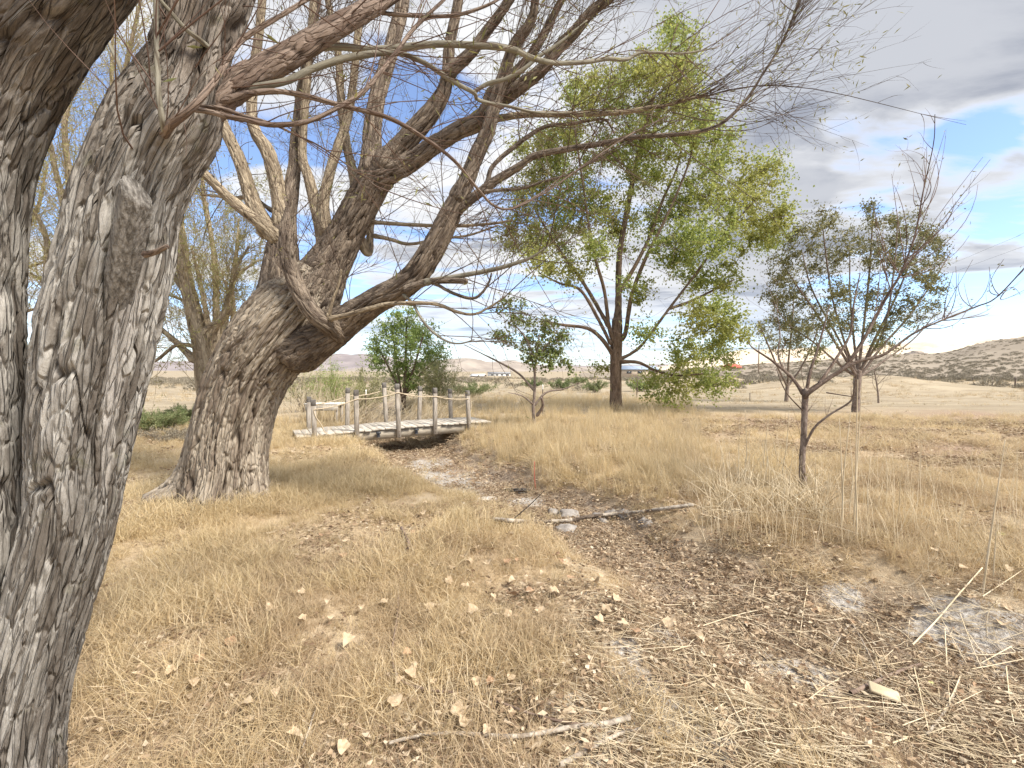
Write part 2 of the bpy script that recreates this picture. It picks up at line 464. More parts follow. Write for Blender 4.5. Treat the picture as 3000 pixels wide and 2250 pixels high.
M['leaf_round'] = tinted('bright_green_leaf', [(0.16, 0.23, 0.06), (0.26, 0.34, 0.095), (0.37, 0.43, 0.15)], 0.55, 0.35, 0.3)
M['leaf_sapling'] = tinted('sapling_leaf', [(0.11, 0.145, 0.045), (0.18, 0.22, 0.065), (0.27, 0.30, 0.10)], 0.55, 0.4, 0.3)
M['leaf_fruit'] = tinted('olive_fruit_leaf', [(0.11, 0.115, 0.05), (0.20, 0.20, 0.085), (0.30, 0.28, 0.13), (0.30, 0.20, 0.12)], 0.6, 0.3, 0.3)
M['leaf_bush'] = tinted('pale_green_bush_leaf', [(0.22, 0.24, 0.11), (0.31, 0.32, 0.15), (0.42, 0.39, 0.21)], 0.7, 0.3)
M['leaf_weed'] = tinted('weed_leaf', [(0.12, 0.17, 0.06), (0.21, 0.25, 0.11), (0.34, 0.34, 0.19)], 0.7, 0.3)
M['sage'] = tinted('sagebrush', [(0.21, 0.18, 0.135), (0.28, 0.245, 0.185), (0.36, 0.32, 0.245)], 0.9, 0.15)
M['straw'] = tinted('dry_straw', [(0.40, 0.295, 0.17), (0.57, 0.44, 0.26), (0.68, 0.555, 0.36), (0.75, 0.65, 0.48)], 0.7, 0.42, 0.2, (1.1, (0.42, 0.315, 0.21), 0.6))
M['straw_gold'] = tinted('golden_straw', [(0.48, 0.365, 0.20), (0.63, 0.50, 0.295), (0.72, 0.60, 0.38), (0.77, 0.67, 0.48)], 0.7, 0.42, 0.2, (0.6, (0.50, 0.40, 0.25), 0.5))
M['straw_pale'] = tinted('pale_straw', [(0.45, 0.36, 0.235), (0.59, 0.49, 0.335), (0.70, 0.61, 0.46)], 0.7, 0.42)
M['litter'] = tinted('brown_litter', [(0.14, 0.09, 0.058), (0.28, 0.195, 0.125), (0.46, 0.355, 0.24), (0.66, 0.57, 0.43)], 0.8, 0.15, 0.2)
M['reed'] = simple('dry_reed', (0.52, 0.42, 0.27), (0.68, 0.58, 0.42), 6, 0.6, 0.3, coord='geo')
M['stick_dark'] = simple('dark_stick', (0.15, 0.105, 0.08), (0.27, 0.20, 0.16), 14, coord='geo', bumpd=0.002)
M['stick_pale'] = simple('pale_stick', (0.20, 0.16, 0.125), (0.50, 0.445, 0.37), 26, coord='geo', bumpd=0.004, det=6)
M['stone'] = simple('grey_stone', (0.20, 0.18, 0.165), (0.34, 0.315, 0.29), 12, 0.9, 0.2, 0.006)
M['grey_wood'] = simple('weathered_grey_wood', (0.34, 0.30, 0.25), (0.54, 0.50, 0.44), 6, 0.9, 0.15, 0.003, 'geo', 6)
M['beam_wood'] = simple('beam_wood', (0.27, 0.235, 0.185), (0.42, 0.375, 0.305), 5, 0.9, 0.15, 0.003, 'geo', 6, None, (1, 1, 6))
M['post_wood'] = simple('post_wood', (0.22, 0.19, 0.16), (0.40, 0.36, 0.31), 7, 0.9, 0.15, 0.004, 'geo', 6, None, (4, 4, 0.7))
M['post_top'] = simple('dark_weathered_post_top', (0.10, 0.09, 0.08), (0.20, 0.185, 0.17), 14, 0.9, 0.15, 0.003, 'geo', 6)
M['rope'] = simple('frayed_rope', (0.42, 0.34, 0.24), (0.58, 0.49, 0.36), 60, 0.9, 0.1, 0.002, 'geo')
M['black_plastic'] = simple('black_plastic', (0.03, 0.032, 0.036), (0.06, 0.063, 0.07), 20, 0.45, 0.4)
M['glass_dark'] = simple('solar_cell', (0.02, 0.025, 0.04), (0.04, 0.045, 0.06), 20, 0.15, 0.6)
M['metal_dark'] = simple('rusty_metal', (0.09, 0.065, 0.05), (0.17, 0.12, 0.09), 15, 0.7, 0.4)
M['white_paint'] = simple('white_paint', (0.66, 0.65, 0.62), (0.80, 0.79, 0.76), 6, 0.7, 0.3)
M['white_board'] = simple('bleached_board', (0.52, 0.49, 0.44), (0.70, 0.67, 0.62), 10, 0.85, 0.2, 0.003)
M['red_stake'] = simple('faded_red_stake', (0.38, 0.10, 0.07), (0.50, 0.17, 0.12), 10, 0.7, 0.3)
M['tan_tile'] = simple('tan_tile', (0.46, 0.38, 0.25), (0.55, 0.47, 0.33), 12, 0.8, 0.2, 0.001)
M['roof_grey'] = simple('grey_roof', (0.20, 0.20, 0.21), (0.28, 0.28, 0.29), 0.6, 0.8)
M['roof_blue'] = simple('blue_grey_roof', (0.25, 0.31, 0.40), (0.31, 0.37, 0.46), 0.6, 0.7)
M['barn_red'] = simple('red_barn', (0.42, 0.09, 0.06), (0.50, 0.14, 0.10), 0.8, 0.8)
M['tan_wall'] = simple('tan_wall', (0.50, 0.40, 0.30), (0.58, 0.48, 0.37), 0.6, 0.85)
M['orange_wall'] = simple('orange_tan_wall', (0.50, 0.30, 0.14), (0.58, 0.37, 0.19), 0.6, 0.85)
M['window'] = simple('dark_window', (0.03, 0.035, 0.045), (0.06, 0.065, 0.075), 2, 0.15, 0.6)
M['pole'] = simple('pole_wood', (0.22, 0.16, 0.11), (0.32, 0.24, 0.17), 2, 0.9)
M['wire'] = simple('dark_wire', (0.06, 0.06, 0.065), (0.10, 0.10, 0.105), 2, 0.6)

# ------------------------------------------------------------------ ground
DITCH = np.array([  # x, y, half width, depth
    (-9.5, 30, 0.8, 0.05), (-6.2, 20, 1.0, 0.30), (-4.1, 14, 1.0, 0.45), (-2.75, 10.9, 1.2, 0.50), (-1.95, 9.3, 1.2, 0.48), (-1.28, 7.9, 1.1, 0.42),
    (-0.45, 6.4, 0.95, 0.36), (0.6, 5.2, 0.75, 0.30), (1.2, 3.8, 0.75, 0.26), (1.9, 3.0, 0.95, 0.30), (2.5, 2.2, 1.1, 0.34),
    (3.3, 1.2, 1.2, 0.36), (4.8, -0.2, 1.2, 0.36), (8, -3, 1.2, 0.36), (14, -8, 1.2, 0.3)])
def ditch(x, y):
    """distance to the channel's centre line over its half width, and its depth"""
    best = np.full(np.shape(x), 1e9); rel = np.full(np.shape(x), 1e9); dep = np.zeros(np.shape(x))
    for a, b in zip(DITCH[:-1], DITCH[1:]):
        dx, dy = b[0] - a[0], b[1] - a[1]
        t = np.clip(((x - a[0]) * dx + (y - a[1]) * dy) / (dx * dx + dy * dy), 0, 1)
        d = np.hypot(x - a[0] - t * dx, y - a[1] - t * dy)
        w = a[2] + t * (b[2] - a[2]); q = a[3] + t * (b[3] - a[3])
        k = d < best
        best = np.where(k, d, best); rel = np.where(k, d / w, rel); dep = np.where(k, q, dep)
    return rel, dep
WB = P(660, 1480, 4.75)      # foot of the leaning willow
def height(x, y):
    x = np.asarray(x, float); y = np.asarray(y, float)
    rel, dep = ditch(x, y)
    rel = rel + 0.18 * n2(x, y, 1.3, 4.0)
    z = -dep * (1 - sstep(rel, 0.5, 1.35))
    r = np.hypot(x, y)
    near = 1 - sstep(r, 15, 30)
    z = z + 0.035 * near * fbm2(x, y, 0.8, 3, 1.0) + 0.012 * (1 - sstep(r, 5, 12)) * n2(x, y, 4.0, 2.0)
    z = z + 0.12 * np.exp(-((x - WB[0]) ** 2 + (y - WB[1]) ** 2) / 0.9)
    z = z + 0.10 * sstep(rel, 1.0, 2.2) * sstep(x, -1.0, 1.5) * sstep(y, 3, 6) * (1 - sstep(y, 14, 24))
    far = sstep(r, 18, 60)
    z = z + far * (0.25 * fbm2(x, y, 0.06, 4, 6.0)) * (1 - 0.9 * sstep(r, 200, 600))
    z = z - 0.0085 * np.clip(y - 22, 0, 400) * (1 - sstep(x / np.maximum(y, 1), 0.35, 0.8) * 0.9)
    # low spoil heaps beyond the field
    z = z + 1.15 * np.exp(-(((x - 26) / 8.5) ** 2 + ((y - 32) / 3.6) ** 2)) * (1 + 0.35 * fbm2(x, y, 0.35, 3, 8.0))
    z = z + 0.8 * np.exp(-(((x - 21) / 8.0) ** 2 + ((y - 44) / 4.5) ** 2)) * (1 + 0.4 * fbm2(x, y, 0.3, 3, 12.0))
    br = np.exp(-(((x + 1) / 13) ** 2 + ((y - 48) / 9) ** 2))
    z = z + br * (0.55 + 0.8 * fbm2(x, y, 0.22, 4, 15.0))
    return z
def hz(x, y): return float(height(np.array([x]), np.array([y]))[0])
def G(u, v, up=0.0):
    """where the line of sight through a photo pixel meets the ground"""
    dx, dz = (u - 1500) / F, (1125 - v) / F
    ry, rz = cp + dz * sp, -sp + dz * cp
    t = np.concatenate([np.linspace(0.8, 14, 150), np.geomspace(14.2, 300, 90)])
    z = CH + rz * t - height(dx * t, ry * t) - up
    i = np.argmax(z < 0)
    if z[i] >= 0: i = len(t) - 1
    a, b = t[max(i - 1, 0)], t[i]
    za, zb = z[max(i - 1, 0)], z[i]
    tt = a + (b - a) * (za / (za - zb + 1e-9)) if za != zb else b
    x, y = dx * tt, ry * tt
    return np.array((x, y, hz(x, y) + up))
def axis(dense0, dense1, step, grow, lim0, lim1):
    c = list(np.arange(dense0, dense1 + 1e-6, step))
    s = step
    while c[-1] < lim1: s *= grow; c.append(c[-1] + s)
    s = step; lo = []
    x = dense0
    while x > lim0: s *= grow; x -= s; lo.append(x)
    return np.array(lo[::-1] + c)
gx = axis(-4.5, 5.5, 0.065, 1.05, -9000, 9000)
gy = axis(1.0, 8.0, 0.065, 1.05, -300, 12000)
X, Y = np.meshgrid(gx, gy)
Z = height(X, Y)
relG, depG = ditch(X, Y)
bed = (1 - sstep(relG + 0.25 * n2(X, Y, 1.7, 5.0), 0.55, 1.15)) * np.clip(depG / 0.25, 0, 1)
CRUST = [(*G(u, v)[:2], rx, ry) for (u, v, rx, ry) in ((1285, 1395, 0.6, 0.9), (1330, 1430, 0.6, 0.6), (1250, 1360, 0.5, 0.8), (1550, 1470, 0.4, 0.25), (1860, 1960, 0.17, 0.20), (2000, 1930, 0.12, 0.3), (2060, 2150, 0.14, 0.2), (1650, 2060, 0.10, 0.1), (2520, 1740, 0.22, 0.16), (2300, 2000, 0.35, 0.3), (2800, 1900, 0.3, 0.2), (2850, 1820, 0.25, 0.14), (1890, 2200, 0.22, 0.18))]
def alkali_at(x, y):
    """white salt crust on the channel bed"""
    a = 0
    for (cx, cy, rx, ry) in CRUST: a = a + np.exp(-(((x - cx) / rx) ** 2 + ((y - cy) / ry) ** 2))
    return np.clip(a * (0.80 + 1.9 * fbm2(x, y, 3.0, 4, 20.0)), 0, 1) * 0.85
alk = alkali_at(X, Y)
rr = np.hypot(X, Y)
U_, V_ = proj(np.stack([X, Y, Z], -1))
brown = np.clip(sstep(U_, 1900, 2300) * sstep(V_, 1190, 1225) * (1 - sstep(V_, 1330, 1420)) * (Y > 4), 0, 1) * (0.6 + 1.2 * fbm2(X, Y, 0.5, 4, 30.0))
def ground_mat():
    k = NT('dry_field_soil')
    p = k.geopos()
    n1 = k.noise(p, 1.1, 6, 0.6); n2_ = k.noise(p, 26, 6, 0.7); n3 = k.noise(p, 0.11, 5, 0.6)
    nst = k.noise(k.mapping(p, (0.35, 1.6, 1), (0, 0, R(8))), 0.9, 6, 0.65)
    straw = k.mix(k.ramp(n2_, 0.3, 0.7), (0.36, 0.265, 0.165), (0.56, 0.445, 0.285))
    soil = k.mix(k.ramp(n1, 0.35, 0.65), (0.38, 0.285, 0.185), (0.50, 0.40, 0.275))
    c = k.mix(k.ramp(n1, 0.3, 0.62), straw, soil)
    far = k.mix(k.ramp(nst, 0.36, 0.64), (0.265, 0.215, 0.15), (0.40, 0.335, 0.24))
    far = k.mix(k.math('MULTIPLY', k.ramp(n3, 0.46, 0.66), 0.6), far, (0.30, 0.255, 0.18))
    c = k.mix(k.attr('faraway'), c, far)
    lit = k.mix(k.ramp(n2_, 0.34, 0.66), (0.21, 0.155, 0.115), (0.43, 0.35, 0.27))
    c = k.mix(k.attr('bed'), c, lit)
    bl = k.mix(k.ramp(n2_, 0.3, 0.7), (0.24, 0.16, 0.115), (0.40, 0.30, 0.22))
    c = k.mix(k.attr('brown'), c, bl)
    cr = k.mix(k.ramp(k.noise(p, 30, 8, 0.75), 0.40, 0.60), (0.29, 0.25, 0.21), (0.54, 0.51, 0.47))
    c = k.mix(k.ramp(k.math('ADD', k.attr('alkali'), k.math('MULTIPLY', k.noise(p, 40, 6, 0.75), 0.8)), 0.62, 0.86), c, cr)
    h = k.math('ADD', k.math('MULTIPLY', n2_, 0.6), k.noise(p, 90, 4, 0.6))
    return k.finish(c, 0.95, 0.1, k.bump(h, 0.02, 0.8))
M['ground'] = ground_mat()
far_a = sstep(rr, 11, 24)
g = build('ground', np.stack([X, Y, Z], -1).reshape(-1, 3), grid_quads(len(gy), len(gx), False), None, M['ground'],
          {'bed': bed.ravel(), 'alkali': alk.ravel(), 'faraway': far_a.ravel(), 'brown': np.clip(brown, 0, 1).ravel()})
tag(g, 'dry straw coloured ground sloping into a dried up channel', kind='structure')

# ------------------------------------------------------------------ hills
def hill(name, label, prof, d_front, d_crest, d_back, mat, z0, rough, seed, nu=220, nv=46, scale=0.004):
    """ridge whose crest passes through the given photo pixels at distance d_crest; real depth front and back"""
    pu = np.array([p[0] for p in prof], float); pv = np.array([p[1] for p in prof], float)
    us = np.linspace(pu[0], pu[-1], nu)
    vc = np.interp(us, pu, pv)
    k = np.ones(9) / 9; vc = np.convolve(np.pad(vc, 4, 'edge'), k, 'valid')
    t = np.linspace(0, 1, nv)
    d = np.where(t < 0.7, d_front + (d_crest - d_front) * t / 0.7, d_crest + (d_back - d_crest) * (t - 0.7) / 0.3)
    zc = CH + d_crest * np.tan(np.arctan((1125 - vc) / F) - PITCH)
    U, D = np.meshgrid(us, d)
    xx = (U - 1500) / F * D
    s = np.where(t < 0.7, np.sin(t / 0.7 * np.pi / 2) ** 1.25, np.cos((t - 0.7) / 0.3 * np.pi / 2))[:, None]
    zz = z0 + (zc[None] - z0) * s
    h = (zc[None] - z0)
    rv = np.abs(fbm2(xx, D, scale, 5, seed))
    zz = zz - rough * h * rv * np.sin(np.pi * np.clip(s, 0, 1)) * 1.2 + rough * 0.25 * h * fbm2(xx, D, scale * 3, 4, seed + 5) * s
    o = build(name, np.stack([xx, D, zz], -1).reshape(-1, 3), grid_quads(nv, nu, False), None, mat)
    return tag(o, label, kind='structure')
M['hill_purple'] = simple('rocky_range_haze_tint', (0.22, 0.195, 0.20), (0.31, 0.275, 0.27), 0.0022, 0.95, 0.05, 0, 'geo', 8)  # rock grey with a mauve haze tint put into the base colour
M['hill_mauve'] = simple('sage_covered_range', (0.25, 0.215, 0.19), (0.37, 0.325, 0.28), 0.005, 0.95, 0.05, 0, 'geo', 8)
M['hill_tan'] = simple('dry_grass_range', (0.56, 0.46, 0.35), (0.70, 0.60, 0.47), 0.004, 0.95, 0.05, 0, 'geo', 8)
M['hill_dark'] = simple('sagebrush_slope_soil', (0.25, 0.21, 0.165), (0.31, 0.265, 0.21), 0.03, 0.95, 0.05, 0, 'geo', 8)
hill('hill', 'far purple grey mountain range on the horizon left of the round tree', [(-900, 1062), (0, 1058), (330, 1066), (480, 1060), (620, 1056), (760, 1050), (880, 1042), (960, 1037), (1010, 1039), (1077, 1039), (1180, 1052), (1310, 1062), (1500, 1070), (1750, 1072), (2000, 1068), (2300, 1072)], 5200, 8000, 10500, M['hill_purple'], -10, 0.5, 1.0, scale=0.0009)
hill('hill', 'brown rounded hill on the horizon behind the small sapling', [(1000, 1082), (1180, 1072), (1260, 1060), (1307, 1053), (1375, 1049), (1400, 1053), (1425, 1061), (1461, 1061), (1497, 1056), (1533, 1064), (1600, 1071), (1700, 1076), (1800, 1080)], 1700, 2600, 3600, M['hill_mauve'], -6, 0.55, 2.0, scale=0.0025)
hill('hill', 'pale tan dry grass range on the horizon at the right', [(1900, 1080), (2050, 1054), (2100, 1040), (2153, 1031), (2300, 1024), (2450, 1020), (2620, 1011), (2720, 1007), (2816, 1001), (2900, 999), (3000, 988), (3200, 975), (3600, 960), (4200, 970)], 1500, 2500, 3800, M['hill_tan'], -6, 0.45, 3.0, scale=0.0022)
HD = dict(d_front=58, d_crest=330)
hd = hill('hill', 'dark sagebrush hillside rising to the right edge', [(1700, 1098), (1850, 1092), (2000, 1080), (2180, 1070), (2320, 1062), (2480, 1052), (2604, 1041), (2750, 1042), (2810, 1028), (2873, 1011), (3000, 996), (3200, 978), (3600, 965), (4200, 985)], 58, 330, 520, M['hill_dark'], -1.2, 0.12, 4.0, scale=0.008)

# ------------------------------------------------------------------ things far off
def house(name, label, cat, u, v, d, w, depth, h, roofh, wall, roof, rz=0.0, hip=False, wins=3, door=True):
    """gabled building standing on the far flat: walls, roof, windows, door"""
    b = P(u, v, d)
    root = empty(name, b, label, cat)
    root.rotation_euler = (0, 0, rz)
    e = np.eye(3)
    V, Q = box_arrays((0, 0, h / 2 - 0.3), *e, w, depth, h + 0.6)
    build('wall', V, Q, None, wall, smooth=False, parent=root)
    o = 0.35
    V = np.array([(-w/2-o, -depth/2-o, h-0.05), (w/2+o, -depth/2-o, h-0.05), (w/2+o, depth/2+o, h-0.05), (-w/2-o, depth/2+o, h-0.05), (-w/2-o, 0, h+roofh), (w/2+o, 0, h+roofh)])
    V = np.concatenate([V, V + np.array((0, 0, 0.14))])
    Qs = [(0,1,5,4), (2,3,4,5), (6,10,11,7), (8,11,10,9), (0,6,7,1), (2,8,9,3), (0,4,10,6), (4,3,9,10), (1,7,11,5), (5,11,8,2)]
    build('roof', V, Qs, None, roof, smooth=False, parent=root)
    for i in range(wins):
        x = -w / 2 + w * (i + 0.7) / (wins + 0.4)
        V, Q = box_arrays((x, -depth/2-0.03, h*0.58), *e, w/(wins*2.6), 0.06, h*0.34)
        build('window', V, Q, None, M['window'], smooth=False, parent=root)
    if door:
        V, Q = box_arrays((w*0.40, -depth/2-0.03, h*0.38), *e, 0.95, 0.06, h*0.74)
        build('door', V, Q, None, M['metal_dark'], smooth=False, parent=root)
    return root
house('white_house', 'long low white house on the far flat behind the sapling', 'house', 1462, 1104, 300, 15, 8, 2.4, 0.9, M['white_paint'], M['roof_grey'], R(8), wins=4)
house('white_shed', 'small white roofed shed left of the far white house', 'shed', 1402, 1110, 210, 6.5, 5, 1.4, 0.9, M['metal_dark'], M['white_paint'], R(-15), wins=2)
house('blue_roofed_house', 'far house with blue grey roof behind the cottonwood trunk', 'house', 1862, 1102, 150, 13, 8, 2.3, 1.2, M['tan_wall'], M['roof_blue'], R(5), wins=3)
house('red_barn', 'small far barn with red roof at the right of the cottonwood', 'barn', 2143, 1096, 170, 4.5, 5, 2.6, 1.3, M['orange_wall'], M['barn_red'], R(20), wins=1)
house('tan_shed', 'boxy tan shed seen between the two willow trunks', 'shed', 532, 1131, 105, 3.0, 3.0, 1.2, 0.12, M['tan_wall'], M['tan_wall'], R(30), wins=1)
# utility pole and its wires
pb = P(2222, 1100, 120)
root = empty('utility_pole', pb, 'wooden utility pole standing on the far flat beside the red barn', 'pole')
limb('shaft', [pb + (0, 0, -0.5), pb + (0, 0, 4), pb + (0, 0, 8.8)], [0.17, 0.15, 0.12], M['pole'], root, 10, 0.8, depth=0)
V, Q = box_arrays(pb + np.array((0, -0.15, 8.2)), *np.eye(3), 2.2, 0.12, 0.14); adopt(build('crossarm', V, Q, None, M['pole'], smooth=False), root)
for sx in (-0.95, 0, 0.95):
    adopt(limb('insulator', [pb + np.array((sx, -0.15, 8.27)), pb + np.array((sx, -0.15, 8.5))], [0.07, 0.04], M['roof_grey'], None, 8, 0.1, depth=0), root)
for (a, b, lab) in (((2838, 752, 60), (3300, 520, 30), 'upper of two thin wires crossing the sky at the right edge'), ((2880, 765, 62), (3300, 600, 32), 'lower of two thin wires crossing the sky at the right edge')):
    p0, p1 = P(*a), P(*b); far0 = P(2226, 1010, 120)
    pts = [far0, p0, (p0 + p1) / 2 - (0, 0, 0.4), p1]
    tag(limb('power_wire', pts, [0.012] * 4, M['wire'], None, 4, 3.0, depth=0), lab, 'wire')
# fence at the right
for i, (u, v0, v1, lab) in enumerate(((2848, 1118, 1108, 'farthest and shortest fence post at the foot of the hillside'), (2907, 1140, 1110, 'middle dark fence post beside the track at right'), (2973, 1147, 1109, 'nearest dark fence post close to the right edge'))):
    b = G(u, v1 + 40)
    d = (58, 36, 31)[i]
    b = P(u, v0, d); tp = P(u + 2, v1, d)
    root = empty('fence_post', b, lab, 'fence post', 'posts of the wire fence at right')
    limb('post', [b - (0, 0, 0.4), (b + tp) / 2, tp], [0.05, 0.045, 0.04], M['metal_dark'], root, 8, 0.3, depth=0)
    limb('cap', [tp - (0, 0, 0.02), tp + (0, 0, 0.05)], [0.06, 0.05], M['metal_dark'], root, 8, 0.1, depth=0)
for k, vv in enumerate((1116, 1128)):
    pts = [P(2700, 1104 + k * 4, 90), P(2849, 1111 + k * 4, 58), P(2908, vv, 36), P(2974, vv + 1, 31), P(3300, vv + 12, 22)]
    tag(limb('fence_wire', pts, [0.006] * 5, M['wire'], None, 4, 2.0, depth=0), ('upper' if k == 0 else 'lower') + ' strand of fence wire strung between the dark posts', 'wire')
# rock outcrop on the hillside
def rock_arrays(c, r, rg, flat=0.7, nth=14, nph=9, amp=0.35, fr=1.3):
    th = np.linspace(0, 2*np.pi, nth, endpoint=False); ph = np.linspace(0.05, np.pi-0.05, nph)
    d = np.stack([np.sin(ph)[:, None]*np.cos(th), np.sin(ph)[:, None]*np.sin(th), np.cos(ph)[:, None]+0*th], -1)
    o = rg.random(3)*50
    rad = 1 + amp*pnoise(d*fr+o)*1.6 + amp*0.4*pnoise(d*fr*2.7+o)
    return c + d*rad[..., None]*np.asarray(r)*np.array((1, 1, flat)), None
def rock(name, c, r, seed, mat, flat=0.7, n=(18, 11)):
    rg = np.random.default_rng(seed)
    V, _ = rock_arrays(np.zeros(3), r, rg, flat, *n)
    nr, ns = V.shape[0], V.shape[1]
    V = V.reshape(-1, 3)
    V = np.concatenate([V, [V[:ns].mean(0)], [V[-ns:].mean(0)]])
    j = np.arange(ns)
    T = np.concatenate([np.stack([(j+1) % ns, j, np.full(ns, nr*ns)], -1), np.stack([(nr-1)*ns+j, (nr-1)*ns+(j+1) % ns, np.full(ns, nr*ns+1)], -1)])
    o = build(name, V, grid_quads(nr, ns)[:, ::-1], T[:, ::-1], mat)
    o.location = c
    o.data.flip_normals() if False else None
    return o
for i, (u, v, r, lab) in enumerate(((2668, 1040, 3.6, 'leftmost boulder of the outcrop on the dark hillside crest'), (2684, 1038, 4.4, 'largest middle boulder of the outcrop on the hillside crest'), (2700, 1041, 3.2, 'rightmost boulder of the outcrop on the hillside crest'))):
    tag(rock('boulder', P(u, v, 318), r, 40 + i, M['hill_mauve'], 0.6), lab, 'boulder', 'boulders of the hillside outcrop')

# ------------------------------------------------------------------ trees: helpers
def trace(px, d, rpx=None):
    """photo pixels (u, v) with distances -> world points; radii given in pixels -> metres"""
    n = len(px)
    d = np.interp(np.linspace(0, 1, n), np.linspace(0, 1, len(d)), d) if hasattr(d, '__len__') else np.full(n, d)
    pts = np.array([P(u, v, q) for (u, v), q in zip(px, d)])
    if rpx is None: return pts
    r = np.interp(np.linspace(0, 1, n), np.linspace(0, 1, len(rpx)), rpx) if len(rpx) != n else np.array(rpx, float)
    cosv = 1 / np.sqrt(1 + ((np.array([q[0] for q in px]) - 1500) / F) ** 2)   # a wide lens widens round things off axis
    return pts, r * d / F * cosv
def whips(src, n, rg, len0, len1, r0, spread=0.8, along=0.55, bias=(0, 0, 0.15), curl=0.35, t0=0.25, K=8, up=0.0):
    """thin shoots leaving a set of branch polylines: returns (n,K,3) points and radii"""
    L = np.array([np.linalg.norm(np.diff(p, axis=0), axis=1).sum() for p in src])
    k = rg.choice(len(src), n, p=L / L.sum())
    S = np.zeros((n, 3)); Tn = np.zeros((n, 3))
    for i in range(n):
        p = src[k[i]]; t = t0 + (1 - t0) * rg.random() ** 0.8
        x = t * (len(p) - 1); j = min(int(x), len(p) - 2); f = x - j
        S[i] = p[j] * (1 - f) + p[j + 1] * f; Tn[i] = p[j + 1] - p[j]
    Tn = unit(Tn)
    D = unit(Tn * along + unit(rg.normal(size=(n, 3))) * spread + np.array(bias))
    C = unit(rg.normal(size=(n, 3))) * curl + np.array((0, 0, up))
    ln = len0 + (len1 - len0) * rg.random(n) ** 1.6
    s = np.linspace(0, 1, K)
    C2 = unit(rg.normal(size=(n, 3))) * curl * 0.5
    PT = S[:, None] + ln[:, None, None] * (D[:, None] * s[None, :, None] + C[:, None] * (s ** 2)[None, :, None] + C2[:, None] * (np.sin(s * 5) * 0.25)[None, :, None])
    RD = (r0 * (0.6 + 0.4 * ln / len1))[:, None] * (1 - 0.82 * s)[None]
    return PT, RD
def twig_part(name, sets, mat, root, sides=3):
    S = Soup()
    for PT, RD in sets:
        V, Q = tubes(PT, RD, sides); S.add(V, Q)
    o = adopt(S.obj(name, mat), root)
    o['kind'] = 'stuff'
    return o
def leaf_part(name, PT, rg, per, L, W, mat, root, t0=0.3, jit=0.02, droop=0.2, fold=0.2):
    n, K, _ = PT.shape
    m = int(n * per)
    i = rg.integers(0, n, m); t = (t0 + (1 - t0) * rg.random(m)) * (K - 1)
    j = np.minimum(t.astype(int), K - 2); f = (t - j)[:, None]
    C = PT[i, j] * (1 - f) + PT[i, j + 1] * f + rg.normal(size=(m, 3)) * jit
    D = unit(PT[i, j + 1] - PT[i, j]) * 0.5 + unit(rg.normal(size=(m, 3)))
    V, T, ti = leaves(C, D, L * (0.6 + 0.7 * rg.random(m)), W * (0.7 + 0.5 * rg.random(m)), rg, fold, droop)
    o = adopt(build(name, V, None, T, mat, {'tint': ti}, smooth=False), root)
    o['kind'] = 'stuff'
    return o
def crown(root, skel, att, rg, mat_twig, mat_leaf, leaf=(0.06, 0.05), per=34, sig=0.17, twig_r=0.006, flow=0.45, droop=0.3, thick=0.014, up_pen=0.6, along=0.55, name='foliage'):
    """branches reach from the limbs to every leaf cluster; leaves fill small uneven clusters"""
    nodes = [p for s in skel for p in s]
    tang = [t for s in skel for t in unit(np.gradient(s, axis=0))]
    nodes = np.array(nodes); tang = np.array(tang)
    d0 = np.array([np.min(np.linalg.norm(nodes - a, axis=1)) for a in att])
    paths = []; rads = []
    K = 7; s = np.linspace(0, 1, K)[:, None]
    for a in att[np.argsort(d0)]:
        dv = a - nodes; dist = np.linalg.norm(dv, axis=1)
        cost = dist * (1 + up_pen * (nodes[:, 2] > a[2] + 0.1 * dist)) * (1.35 - 0.45 * np.sum(dv * tang, axis=1) / (dist + 1e-6))
        i = int(np.argmin(cost)); L = dist[i]
        c1 = nodes[i] + tang[i] * L * flow
        c1 = c1 + rg.normal(size=3) * 0.08 * L
        p = (1 - s) ** 2 * nodes[i] + 2 * s * (1 - s) * c1 + s ** 2 * a
        paths.append(p); r0 = min(thick, twig_r + 0.010 * L); rads.append(r0 * (1 - 0.75 * s[:, 0]))
        tn = unit(np.gradient(p, axis=0))
        nodes = np.concatenate([nodes, p[2:]]); tang = np.concatenate([tang, tn[2:]])
    PT = np.array(paths); RD = np.array(rads)
    m = len(PT)
    # side twigs
    w, wr = whips(list(PT), m * 3, rg, 0.15 * sig / 0.17, 0.55 * sig / 0.17, twig_r * 0.5, 0.8, 0.7, (0, 0, 0.1), 0.3, 0.35, 5)
    twig_part('branches', [(PT, RD)], mat_twig, root, 4)
    twig_part('twigs', [(w, wr)], mat_twig, root, 3)
    C = []; D = []
    tot = int(m * per)
    i = rg.integers(0, len(w), int(tot * along)); t = rg.random(len(i)) * 3.99; j = t.astype(int); f = (t - j)[:, None]
    C.append(w[i, j] * (1 - f) + w[i, j + 1] * f + rg.normal(size=(len(i), 3)) * 0.03 * sig / 0.17)
    k = rg.integers(0, m, tot - len(i))
    C.append(PT[k, -1] + rg.normal(size=(len(k), 3)) * sig)
    C = np.concatenate(C); D = unit(rg.normal(size=C.shape))
    V, T, ti = leaves(C, D, leaf[0] * (0.55 + 0.7 * rg.random(len(C))), leaf[1] * (0.6 + 0.6 * rg.random(len(C))), rg, 0.18, droop)
    o = adopt(build(name, V, None, T, mat_leaf, {'tint': ti}, smooth=False), root)
    o['kind'] = 'stuff'
